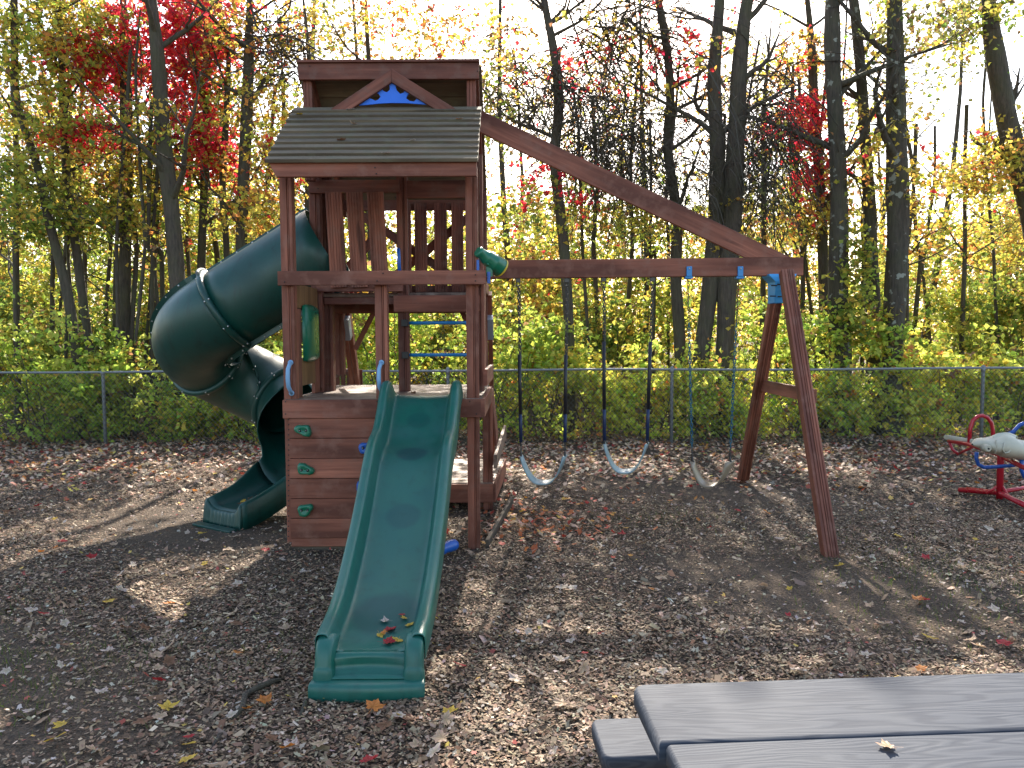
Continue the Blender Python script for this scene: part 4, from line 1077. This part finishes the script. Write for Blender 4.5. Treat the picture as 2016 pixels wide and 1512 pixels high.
def tree(name, label, pts, wpx, Y, clusters=(), mat=None, top=9.5, cano=None, nb=5, dn=.5, bpal=P_yel, group='trees beyond the fence'):
    W = [at(a, b, Y) for a, b in pts]; lo = W[-1]; hi = W[0]
    base = Vector((lo.x + (lo.x - W[-2].x) * .2, Y, .0))
    d = (W[0] - W[1]).normalized(); d = (d + Vector((0, 0, .8))).normalized(); ext = []
    p = hi.copy(); m_ = max(1, int((top - hi.z) / 1.0)) if top > hi.z else 0
    for i in range(m_):
        d = (d + Vector((random.gauss(0, .09), random.gauss(0, .09), .15))).normalized(); p = p + d * 1.05; ext.append(p.copy())
    allp = [tuple(base)] + [tuple(q) for q in W[::-1]] + [tuple(q) for q in ext]
    C_ = curve_pts(allp, 46); r0 = wpx / 2 / FPX * Y
    zt_ = C_[-1][2]; rad = [r0 * (1.12 - .30 * min(1, z / 6.5) - (.62 * max(0, (z - 6.5) / max(1, zt_ - 6.5)))) * (1.25 if z < .3 else 1) for z in C_[:, 2]]
    root_ = empty(name, (base.x, base.y, 0), label, 'tree', group)
    mb = MB(); trunk_mesh(mb, C_, [max(.01, r) for r in rad]); mb.build('trunk', mat or M_bark, root_)
    mb = MB(); tips = []
    for i in range(nb):
        k = random.randint(18, 45); q = Vector(C_[k]); a = random.uniform(0, 2 * PI)
        tips += branch(mb, q, (math.cos(a), math.sin(a) * .6, random.uniform(.3, .9)), random.uniform(1.0, 2.4), rad[k] * .45)
    if nb: mb.build('limbs', mat or M_bark, root_)
    cr = Crown()
    for cl in clusters:
        px, py, rx, ry, n, m, pal, L = cl[:8]; k = cl[8] if len(cl) > 8 else {}
        dz = k.get('dz', .9); Yc = Y + k.get('dy', 0); c = at(px, py, Yc)
        cr.add(c, (rx / FPX * Yc, dz, ry / FPX * Yc), int(n * ((1.2 if px < 900 or px > 1540 else .8) if m else 1.5)), int(m * .68) if m > 2 and pal is not P_red else m, pal, L, k.get('size', .095), up=k.get('up', 0), droop=k.get('droop', .35), tr=k.get('tr', .0045) * 1.4)
    # upper crown, above the picture, which throws the dappled shade
    if dn > 0:
        q = C_[-6]; cr.add((q[0], q[1], top - 1.2), (1.7, 1.7, 1.7), int(45 * dn), 9, bpal, .6, .09)
    cr.build(root_)
    return root_, C_
def C(*a, **k): return (*a, k)
tree('slender_tree', 'slender leaning tree nearest the left end with a curved thin trunk', [(28, 0), (30, 200), (75, 330), (100, 450), (135, 580), (150, 700)], 17, 13.0,
     [C(60, 60, 110, 120, 230, 14, P_yel, .45), C(60, 260, 110, 110, 150, 14, P_yel, .4), C(50, 400, 90, 80, 120, 14, P_yg, .4)], dn=.5)
tree('slender_tree', 'thin upright tree just right of the leaning one at left', [(118, 0), (122, 150), (130, 340), (150, 490), (178, 700)], 16, 13.6,
     [C(160, 60, 90, 90, 140, 14, P_yel, .45), C(190, 180, 60, 80, 30, 13, P_yel, .4), C(150, 420, 110, 60, 120, 13, P_yg, .4)], dn=.4)
tree('maple_tree', 'brown trunked maple with crimson leaves on its left side', [(243, 0), (247, 150), (250, 350), (246, 520), (243, 640)], 24, 14.2,
     [C(200, 130, 75, 55, 150, 17, P_red, .45), C(190, 270, 70, 34, 80, 16, P_red, .4), C(150, 20, 50, 60, 50, 10, P_or, .4), C(270, 60, 40, 80, 60, 12, P_red, .4), C(215, 400, 80, 60, 60, 12, P_yel, .4)], dn=.4, bpal=P_red)
tree('grey_tree', 'thickest grey trunk left of the tower, behind the tube slide', [(298, 0), (312, 120), (322, 280), (338, 420), (350, 560), (352, 680)], 30, 13.0,
     [C(330, 250, 60, 60, 30, 10, P_yel, .4)], mat=M_bark, dn=.5)
tree('maple_tree', 'maple with the brightest scarlet foliage between two dark trunks', [(405, 0), (407, 150), (404, 330), (396, 520), (394, 640)], 17, 14.6,
     [C(390, 60, 75, 75, 190, 18, P_red, .45), C(370, 190, 60, 60, 100, 17, P_red, .45), C(410, 290, 55, 60, 110, 17, P_red, .4), C(430, 120, 50, 60, 50, 10, P_or, .4), C(350, 380, 80, 60, 80, 12, P_yg, .4), C(440, 200, 50, 70, 60, 12, P_yg, .4)], dn=.4, bpal=P_red)
tree('forked_tree', 'forked tree with spreading limbs just left of the tower roof', [(492, 0), (490, 120), (484, 260), (478, 400), (474, 520), (474, 640)], 24, 13.8,
     [C(500, 60, 110, 60, 130, 9, P_or, .5), C(520, 240, 70, 90, 130, 10, P_gold, .5), C(560, 330, 60, 60, 80, 10, P_or, .4), C(500, 420, 60, 50, 90, 12, P_gold, .4), C(540, 100, 60, 80, 90, 0, P_or, 1.2, tr=.009, up=.5)], dn=.6, bpal=P_or, nb=7)
tree('bare_tree', 'distant tree rising behind the tower roof ridge', [(720, 0), (722, 60), (728, 150), (730, 400), (735, 650)], 16, 16.5,
     [C(660, 50, 90, 60, 100, 9, P_oli, .5), C(790, 60, 110, 60, 130, 9, P_or, .5), C(920, 70, 70, 70, 90, 9, P_or, .5)], dn=.3, bpal=P_or)
tree('crooked_tree', 'sinuous dark trunk right of the tower crossed by the diagonal beam', [(1070, 0), (1085, 70), (1100, 160), (1100, 240), (1090, 290), (1094, 340), (1108, 460), (1118, 600), (1122, 700)], 21, 13.0,
     [C(1000, 70, 60, 80, 60, 9, P_or, .5), C(985, 200, 50, 120, 160, 7, P_oli, .5), C(1140, 150, 80, 110, 22, 8, P_red, .5), C(1060, 190, 90, 60, 130, 0, P_or, 1.0, tr=.008, droop=.8), C(1190, 200, 80, 120, 150, 0, P_or, .9, tr=.007, droop=.9),
      C(1090, 350, 110, 60, 50, 10, P_red, .4), C(1050, 410, 100, 50, 100, 12, P_yg, .4)], dn=.25, bpal=P_or, nb=8)
tree('crooked_tree', 'wavy dark trunk between the diagonal beam and the twin trunks', [(1296, 0), (1312, 80), (1322, 190), (1312, 290), (1322, 350), (1334, 430), (1330, 540), (1338, 660)], 21, 13.4,
     [C(1240, 60, 90, 60, 60, 9, P_or, .5), C(1250, 190, 70, 35, 40, 10, P_gold, .4), C(1200, 300, 110, 100, 170, 0, P_or, 1.1, tr=.007, droop=1.), C(1280, 300, 110, 120, 160, 0, P_or, .9, tr=.007, droop=.9), C(1330, 110, 50, 60, 26, 9, P_red, .4), C(1240, 60, 140, 60, 120, 0, P_or, 1.4, tr=.008, droop=.5),
      C(1250, 430, 90, 40, 90, 12, P_yel, .4)], dn=.25, bpal=P_or, nb=8)
tree('twin_trunk_tree', 'left trunk of the closely paired trunks behind the beam end', [(1418, 0), (1405, 150), (1412, 300), (1410, 430), (1400, 560), (1378, 710)], 31, 13.0,
     [C(1390, 100, 50, 80, 30, 8, P_or, .4), C(1370, 330, 70, 110, 120, 0, P_or, .9, tr=.006, droop=1.1)], dn=.3, bpal=P_or)
tree('twin_trunk_tree', 'right and thicker of the closely paired trunks behind the beam end', [(1470, 0), (1455, 130), (1448, 280), (1444, 420), (1430, 560), (1426, 715)], 36, 12.9,
     [C(1500, 280, 50, 150, 300, 0, P_or, .9, tr=.006, droop=1.2), C(1520, 330, 60, 120, 160, 2, P_oli, .7, tr=.005, droop=1.2)], dn=.3, bpal=P_gold)
tree('red_leaf_tree', 'vine wrapped trunk with orange red leaves left of the double trunk', [(1590, 0), (1598, 90), (1602, 200), (1612, 320), (1618, 430), (1622, 640)], 20, 13.8,
     [C(1570, 110, 45, 45, 55, 11, P_or, .4), C(1570, 240, 50, 50, 70, 12, P_red, .4), C(1600, 340, 30, 70, 40, 12, P_red, .35), C(1590, 430, 60, 40, 60, 12, P_gold, .4)], dn=.4, bpal=P_red)
tree('thick_tree', 'furrowed double trunk with vines at its foot behind the swing leg', [(1638, 0), (1640, 140), (1648, 280), (1652, 420), (1650, 560), (1656, 715)], 36, 12.8,
     [C(1680, 300, 40, 120, 60, 8, P_gold, .35), C(1690, 560, 28, 120, 90, 9, P_yg, .3, dy=-.3, dz=.2, size=.11)], mat=M_barkl, dn=.4)
tree('thick_tree', 'narrower lichen spotted trunk between the two thickest right hand trunks', [(1682, 0), (1692, 110), (1702, 260), (1712, 400), (1716, 520), (1720, 650)], 25, 13.2,
     [C(1730, 90, 40, 90, 70, 10, P_oli, .4), C(1735, 260, 35, 80, 50, 9, P_gold, .4)], mat=M_barkl, dn=.4)
tree('thick_tree', 'thickest straight lichen spotted trunk right of the swing frame', [(1760, 0), (1763, 140), (1766, 300), (1768, 440), (1762, 580), (1758, 715)], 40, 12.7,
     [C(1830, 60, 60, 60, 60, 9, P_oli, .5), C(1810, 180, 50, 60, 25, 7, P_oli, .5), C(1800, 360, 60, 50, 60, 10, P_gold, .4)], mat=M_barkl, dn=.3)
_, cc = tree('leaning_tree', 'leaning tree at the right edge against the open sky', [(1945, 0), (1950, 60), (1968, 160), (1985, 250), (2008, 330), (2040, 480), (2060, 650)], 40, 13.6,
     [C(1900, 40, 60, 40, 70, 8, P_oli, .6), C(1900, 120, 50, 30, 20, 7, P_oli, .6), C(1985, 270, 50, 40, 60, 12, P_gold, .5), C(1940, 340, 90, 40, 130, 13, P_gold, .5), C(1960, 20, 60, 40, 50, 10, P_yg, .4)], mat=M_bark, dn=.3, bpal=P_gold)
ar = Crown()
def arcs(px, py, Y, n, L, up, droop, tr, sx):
    c = at(px, py, Y); ar.add(c, (.8, .6, .5), n, 0, P_or, L, .08, up=up, droop=droop, tr=tr)
arcs(1150, 60, 13.2, 26, 2.6, .5, 1.0, .016, 1); arcs(1330, 120, 13.4, 26, 2.4, .6, 1.1, .015, 1); arcs(1500, 150, 13.2, 24, 2.4, .8, 1.5, .012, 1); arcs(1220, 250, 13.4, 30, 1.8, .3, 1.0, .011, 1); arcs(1040, 120, 13.2, 16, 2.0, .5, 1.0, .012, 1)
vr = empty('hanging_vines', (X(1300, 13.2), 13.2, 0), 'tangle of dark bare vines drooping between the wavy trunks', 'vines')
arcs(560, 150, 13.9, 20, 1.8, .6, 1.0, .012, 1); ar.build(vr, 'vine_leaves', 'vine_stems')
# thin saplings one can tell apart among the left-hand woods
sap = [(100, 180, 15.2, 9), (165, 150, 15, 8), (210, 260, 15.5, 7), (297, 250, 14.8, 9), (375, 330, 15.4, 8), (440, 250, 14.4, 13), (520, 340, 15, 9), (560, 100, 15.5, 9), (605, 0, 15, 12), (30, 300, 14.2, 12), (1170, 250, 15.4, 9), (1240, 200, 15.6, 8), (1500, 100, 15, 10), (1580, 300, 15.2, 10), (1805, 380, 15, 8), (1895, 380, 14.6, 8)]
sap += [(random.uniform(-20, 560), random.uniform(200, 400), random.uniform(13.2, 16), random.uniform(5, 9)) for _ in range(12)] + [(random.uniform(960, 2010), random.uniform(250, 430), random.uniform(13.2, 16), random.uniform(5, 8)) for _ in range(12)]
for i, (px, py, Y, wpx) in enumerate(sap):
    tree('sapling_tree', 'thin dark sapling stem among the bigger trunks', [(px + random.uniform(-25, 25), py - 60), (px + random.uniform(-10, 10), py + 120), (px + random.uniform(-12, 12), 480), (px + random.uniform(-15, 15), 690)], wpx, Y,
         [C(px, py + 60, 60, 60, 40, 10, (P_yel, P_yg, P_gold)[i % 3], .4)], dn=0, nb=4, top=random.uniform(5, 7.5), group='saplings in the woods')

# bushes: front row against the fence, then taller ones behind
def bush(px, Y, w_, h, n, pal, label, name='bush', size=.062, z0=0.0, group='bushes beyond the fence'):
    x = X(px, Y); root_ = empty(name, (x, Y, 0), label, 'bush', group); cr = Crown()
    h *= random.uniform(.86, 1.16)
    for i in range(9):
        cx = x + random.uniform(-.7, .7) * w_; cz = z0 + h * random.uniform(.18, .82)
        cr.add((cx, Y + random.uniform(-.1, .5), cz), (w_ * random.uniform(.16, .4), .4, h * random.uniform(.10, .26)), int(n / 9 * random.uniform(.5, 1.5)), 12, pal, .38, size, up=.3, droop=.35, tr=.0035)
    cr.add((x, Y + .1, z0 + h * .12), (w_ * .7, .4, h * .14), n // 9, 10, pal, .3, size, tr=.003)
    cr.add((x, Y + .15, z0 + h * .75), (w_ * .9, .4, h * .25), n // 9, 9, pal, .7, size, up=1.2, droop=.2, tr=.0045)
    cr.build(root_, 'foliage', 'twigs')
    mb = MB()
    for i in range(6):
        a = Vector((x + random.uniform(-.3, .3) * w_, Y + random.uniform(0, .3), 0)); P = [a]
        d = Vector((random.gauss(0, .25), random.gauss(0, .1), 1))
        for k in range(5): d = (d + Vector((random.gauss(0, .15), random.gauss(0, .1), 0))).normalized(); P.append(P[-1] + d * h / 5.5)
        mb.tube(P, [.012 - .0018 * k for k in range(6)], 5, cap=False)
    mb.build('stem', M_twig, root_)
P_br = [(3, (.74, .58, .10)), (6, (.60, .62, .11)), (4, (.44, .54, .09)), (1, (.26, .36, .06)), (.5, BRN), (.3, ORA)]
P_fg = [(1, YEL), (3, (.52, .54, .10)), (4, (.38, .48, .08)), (3, (.24, .34, .06)), (.5, BRN)]
front = [(-120, 1.25, P_fg, 'green bush behind the fence at the extreme left edge'), (70, 1.35, P_fg, 'dark green bush behind the left fence panel before the first post'), (260, 1.3, P_fg, 'green and yellow bush just right of the leftmost fence post'), (440, 1.15, P_fg, 'low shaded bush behind the fence under the tube slide'), (620, 1.3, P_fg, 'bush behind the fence hidden mostly by the climbing wall'),
         (820, 1.6, P_fg, 'bush seen through the tower above the lower deck'), (1000, 1.7, P_fg, 'bush behind the fence beside the tower right side'), (1150, 1.45, P_br, 'yellow green bush behind the fence between the first two swings'), (1300, 1.5, P_br, 'yellow green bush around the fence post between the swings'), (1450, 1.4, P_br, 'leafy bush behind the tan swing'),
         (1600, 1.5, P_fg, 'bush behind the fence at the swing leg frame'), (1750, 1.4, P_br, 'bush at the foot of the thickest straight trunk'), (1880, 1.5, P_br, 'yellow bush behind the fence above the red rocker seat'), (2040, 1.5, P_fg, 'bush behind the fence at the extreme right edge')]
for px, h, pal, lab in front: bush(px + random.uniform(-25, 25), 12.6, 1.5, h * random.choice([.75, 1, 1.2, 1.6]), 250, pal, lab, size=.10)
mid = [(-60, 3.4, P_gr, 'tall green bush at far left under yellow leaves'), (110, 2.9, P_gr, 'tall green bush behind the leaning thin trunk'), (270, 3.0, P_gr, 'tall light green bush at the foot of the brown maple trunk'), (430, 3.0, P_yg, 'tall bush behind the tube slide elbow'), (610, 3.2, P_yg, 'tall yellow green bush behind the left side of the tower'),
       (790, 3.0, P_yg, 'tall bush framed by the ladder opening of the tower'), (960, 3.2, P_yg, 'tall bush right behind the tower corner post'), (1120, 3.0, P_gr, 'tall bush at the foot of the sinuous trunk'), (1250, 3.1, P_yg, 'tall bush with trailing yellow vines between the wavy trunks'), (1500, 3.2, P_gr, 'tall bush between the paired trunks and the double trunk'),
       (1840, 3.5, P_yg, 'tall broad yellow green bush right of the thickest trunk'), (1960, 3.6, P_gr, 'tall bush above the seesaw at the right edge'), (2100, 3.6, P_yg, 'tall bush just beyond the right edge of the view')]
for px, h, pal, lab in mid: bush(px, 14.8, 1.8, h * .88, 240, pal, lab, 'tall_bush', .105, group='tall bushes in the undergrowth')

# far woods
def far_woods():
    cr = Crown()
    for i in range(96):
        Y = random.uniform(16.5, 30); px = random.uniform(-200, 2250); top = random.uniform(3.4, 7.2) * Y / 20
        pal = random.choice([P_yel, P_yg, P_gold, P_yg, P_gr])
        if 1740 < px < 1960: top = min(top, 4.0 * Y / 20)
        elif 930 < px < 1640: top = min(top, random.uniform(4.4, 5.6) * Y / 20)
        cr.add((X(px, Y), Y, top * .5), (1.9, 1.3, top * .5), 250, 9, pal, .6, .13, tr=.006)
    P_sp = [(2, ORA), (1, RED), (3, YEL), (3, YG), (2, BRN), (2, OLV)]
    for i in range(70):
        Y = random.uniform(15.5, 27); px = random.uniform(-250, 1760); zc = random.uniform(4.2, 8.5) * Y / 20
        if 1650 < px: continue
        cr.add((X(px, Y), Y, zc), (1.8, 1.3, 1.0 * Y / 20), 50, 8, P_sp, .7, .10, tr=.007)
    for i in range(8):
        Y = random.uniform(16, 24); cr.add((X(random.uniform(1850, 2150), Y), Y, random.uniform(3.5, 5.) * Y / 20), (1.5, 1., .8), 90, 9, P_gold, .7, .105, tr=.007)
    V = np.concatenate(cr.V); Cc = np.concatenate(cr.C)
    o = np_mesh('far_woods', V, np.arange(len(V)).reshape(-1, 4), M_leaf, Cc); tag(o, kind='stuff'); o['label'] = 'far yellow green foliage of the woods behind the trees'
    P = np.concatenate([a for a, b in cr.tw]); Rr = np.concatenate([b for a, b in cr.tw]); V, Fc = twigs(P, Rr)
    o = np_mesh('far_branches', V, Fc, M_twig); tag(o, kind='stuff'); o['label'] = 'far dark twigs and branches inside the woods'
    # far trunks too many and faint to count
    P = []; Rr = []
    for i in range(40):
        Y = random.uniform(17, 34); x = random.uniform(-.85, .85) * Y; h = random.uniform(7, 12); l = random.gauss(0, .5); t = np.linspace(0, 1, 6)
        P.append(np.stack([x + l * t + .15 * np.sin(t * 5 + i), Y + 0 * t, h * t], 1)); Rr.append(random.uniform(.04, .11) * (1.1 - .8 * t))
    V, Fc = twigs(np.array(P), np.array(Rr), 6); o = np_mesh('far_trunks', V, Fc, M_bark, smooth=True); tag(o, kind='stuff'); o['label'] = 'faint far trunks deep in the woods'
far_woods()

# ------------------------------------------------------------------ picnic table
def rounded_board(mb, x0, x1, y0, y1, z, t, r=.03, corners=(1, 1, 1, 1)):
    """horizontal slab with rounded plan corners and softened top edge"""
    poly = []
    for (cx, cy, a0, on) in ((x1 - r, y1 - r, 0, corners[0]), (x0 + r, y1 - r, PI / 2, corners[1]), (x0 + r, y0 + r, PI, corners[2]), (x1 - r, y0 + r, 1.5 * PI, corners[3])):
        for k in range(7):
            a = a0 + PI / 2 * k / 6; rr = r
            if on: poly.append((cx + math.cos(a) * r, cy + math.sin(a) * r, math.cos(a), math.sin(a)))
            else: poly.append((cx + r * (1 if math.cos(a0 + PI / 4) > 0 else -1), cy + r * (1 if math.sin(a0 + PI / 4) > 0 else -1), math.cos(a0 + PI / 4), math.sin(a0 + PI / 4)))
    rows = []
    for (ins, dz) in ((.010, 0), (.006, -.0015), (.0025, -.005), (0, -.011), (0, -t)):
        rows.append([(x - nx_ * ins, y - ny_ * ins, z + dz) for x, y, nx_, ny_ in poly])
    b = len(mb.v); mb.grid(rows, closed=True); N = len(poly)
    mb.face([b + i for i in range(N)][::-1], None, 0, False)
    mb.face([b + 4 * N + i for i in range(N)], None, 0, False)
def table():
    zt_ = .74; c0 = gnd(1243, 1346, zt_); c1 = gnd(2016, 1321, zt_); ang = math.atan2(c1.y - c0.y, c1.x - c0.x)
    c2 = gnd(1300, 1462, zt_); W1 = abs((c0 - c2).dot(Vector((-math.sin(ang), math.cos(ang), 0))))
    root_ = empty('picnic_table', (c0.x, c0.y, 0), 'grey woodgrain plastic picnic table with attached bench, cut off at the corner', 'table')
    root_.rotation_euler = (0, 0, ang)
    def add(mb, name, par=None):
        o = mb.build(name, M_table); o.parent = par or root_; o.location = (0, 0, 0); return fix_normals(o)
    L = 1.85
    mb = MB(); rounded_board(mb, 0, L, -W1 + .003, 0, zt_, .045, .035, (1, 1, 0, 0)); add(mb, 'tabletop_board')
    mb = MB(); rounded_board(mb, .012, L - .012, -2 * W1 + .003, -W1 - .003, zt_, .045, .012, (1, 1, 1, 1)); add(mb, 'tabletop_board')
    mb = MB(); rounded_board(mb, .012, L - .012, -3 * W1 + .05, -2 * W1 - .003, zt_, .045, .035, (0, 0, 1, 1)); add(mb, 'tabletop_board')
    b0 = gnd(1162, 1414, .44); b1 = gnd(1192, 1493, .44); v = b0 - c0
    lx = v.x * math.cos(ang) + v.y * math.sin(ang); ly = -v.x * math.sin(ang) + v.y * math.cos(ang)
    v = b1 - c0; ly1 = -v.x * math.sin(ang) + v.y * math.cos(ang)
    mb = MB(); rounded_board(mb, lx, L + .06, ly1, ly, .44, .045, .03); add(mb, 'bench')
    mb = MB(); rounded_board(mb, lx, L + .06, -3 * W1 - (ly) + .05, -3 * W1 - ly1 + .05, .44, .045, .03); add(mb, 'bench')
    for xx in (.25, L - .25):
        mb = MB()
        mb.tube([(xx, ly - .1, .40), (xx, -3 * W1 - ly + .15, .40)], .02, 10)
        for s in (0, 1):
            yt = -.25 if s == 0 else -3 * W1 + .3; yb = ly - .05 if s == 0 else -3 * W1 - ly + .1
            mb.tube([(xx, yt, .70), (xx, yb, .0)], .02, 10)
        o = mb.build('table_frame', M_galv); o.parent = root_; o.location = (0, 0, 0)
    # small moulded recycling-style outline square on the second board edge
    mb = MB(); q = gnd(1348, 1509, zt_)
    return ang
tang = table()
put_leaf(gnd(1752, 1470, .746), .030, 'tan', 'tan curled leaf with pink base lying on the grey picnic table', rot=1.3, tilt=.12, seed=1)

# ------------------------------------------------------------------ seesaw
def seesaw():
    Y = 7.9; b = gnd(1968, 982); x0, y0 = b.x, b.y
    root_ = empty('seesaw', (x0, y0, 0), 'red and blue steel four seat seesaw with weathered cream plastic seats', 'seesaw')
    mb = MB(); P = lambda px, py, Y=y0: at(px, py, Y)
    mb.tube([(x0, y0, 0.0), P(1970, 900), P(1971, 880)], .032, 12); mb.build('centre_post', M_red, root_)
    mb = MB(); q = .03
    l1, l2 = gnd(1888, 970), gnd(1968, 984); r1 = gnd(2060, 1022)
    mb.tube([(l1.x, l1.y, q), (x0, y0, q + .03), (r1.x, r1.y, q)], .026, 10)
    b1, b2 = gnd(1905, 972), gnd(2080, 955)
    mb.tube([(b1.x + .05, b1.y + .1, q), (x0, y0 + .03, q + .03), (b2.x, b2.y, q)], .022, 10)
    mb.tube([P(1968, 955), P(1942, 972, y0 + .05)], .014, 8); mb.tube([P(1970, 952), P(1988, 982, y0 - .1)], .014, 8)
    mb.build('base_frame', M_red, root_)
    mb = MB(); mb.tube([P(1868, 868, y0 + 1.1), P(1905, 874, y0 + .8), P(1965, 895, y0 + .1), P(2010, 918, y0 - .4), P(2060, 940, y0 - .9)], .022, 10)
    mb.tube([P(1868, 868, y0 + 1.1), P(1875, 885, y0 + 1.05), P(1888, 895, y0 + 1.0)], .016, 8); mb.tube([P(1888, 893, y0 + 1.0), P(1915, 880, y0 + .7)], .014, 8)
    mb.build('seesaw_arm', M_red, root_)
    mb = MB(); hp = [P(1908, 873, y0 + .8), P(1910, 845, y0 + .8), P(1915, 828, y0 + .8), P(1924, 820, y0 + .8), P(1934, 818, y0 + .8), P(1944, 822, y0 + .8), P(1952, 833, y0 + .8), P(1955, 848, y0 + .8), P(1956, 875, y0 + .8)]
    mb.tube([tuple(p) for p in hp], .021, 10); mb.build('handlebar', M_red, root_)
    mb = MB(); rows = []
    for i in range(11):
        t = i / 10; p = P(1861 + 68 * t, 859 + 12 * t, y0 + 1.15 - .5 * t); hw = .085 * (math.sin(PI * min(1, t * 1.4 + .18)) ** .5 if t < .6 else 1 - .25 * (t - .6)); th = .045
        rows.append([p + Vector((0, -hw, 0)), p + Vector((0, -hw, -th)), p + Vector((0, hw, -th)), p + Vector((0, hw, 0)), p + Vector((0, hw * .6, th * .5)), p + Vector((0, -hw * .6, th * .5))])
    mb.grid(rows, closed=True); b_ = len(mb.v) - 6; mb.face([b_ + i for i in range(6)]); mb.face([b_ - 60 + i for i in range(6)]); o = mb.build('seat', M_cream, root_); fix_normals(o); subsurf(o, 1)
    mb = MB()
    mb.tube([P(1923, 890), P(1922, 902), P(1926, 914), P(1937, 920), P(1960, 919), P(1985, 917, y0 - .1), P(2010, 914, y0 - .2)], .019, 10)
    mb.tube([P(2012, 895, y0 - .25), P(2011, 925, y0 - .25), P(2016, 938, y0 - .25), P(2040, 942, y0 - .25)], .020, 10)
    mb.tube([P(1978, 858, y0 + .25), P(1995, 850, y0 + .22), P(2008, 836, y0 + .2), P(2050, 824, y0 + .1)], .021, 10)
    mb.build('blue_arm', M_bluepaint, root_)
    # moulded fish-shaped seat front: pointed nose at left, raised back, eye and gill relief
    mb = MB(); rows = []
    prof = [(1914, 875, 2, 3), (1918, 874, 6, 9), (1926, 873, 11, 15), (1934, 875, 13, 21), (1941, 877, 14, 25), (1949, 879, 18, 27), (1957, 878, 19, 26), (1963, 877, 21, 25), (1970, 878, 26, 27), (1980, 880, 27, 28), (1990, 882, 25, 27), (1997, 886, 20, 26), (2004, 887, 23, 27), (2012, 888, 20, 25), (2022, 888, 22, 20), (2040, 888, 16, 14)]
    for (px, py, h, dd) in prof:
        c = P(px, py, y0 - .22); hh = h / FPX * Y; d2 = dd / FPX * Y * 1.1; row = []
        for k in range(16):
            a = 2 * PI * k / 16; row.append(c + Vector((0, math.cos(a) * d2, math.sin(a) * hh * (.8 if math.sin(a) < 0 else 1))))
        rows.append(row)
    mb.grid(rows, closed=True); fs = mb.build('moulded_seat', M_cream, root_); fix_normals(fs); subsurf(fs, 1)
    e = P(1945, 883, y0 - .22 - .125)
    mb = MB(); mb.tube([e + Vector((0, .06, 0)), e + Vector((0, .0, 0)), e + Vector((0, -.012, 0))], [.040, .036, .026], 16); mb.ball(e + Vector((0, -.012, 0)), .010, 1, 10, 6)
    mb.tube([P(1978, 872, y0 - .36), P(1974, 884, y0 - .37), P(1978, 892, y0 - .36), P(1987, 890, y0 - .36), P(1990, 880, y0 - .36)], .008, 8)
    mb.tube([P(1961, 866, y0 - .34), P(1963, 880, y0 - .36), P(1959, 893, y0 - .34)], .010, 8)
    mb.grid([[P(1957 + 30 * t + u * 3, 859 - 8 * math.sin(PI * min(1, t * .65 + .02)) + (12 if abs(u) > .9 else 0), y0 - .22 + u * .055) for u in (-1, -.6, 0, .6, 1)] for t in [k / 6 * 1.5 for k in range(7)]])
    o = mb.build('moulded_relief', [M_cream, M_black], fs); o.location = (0, 0, 0)
seesaw()
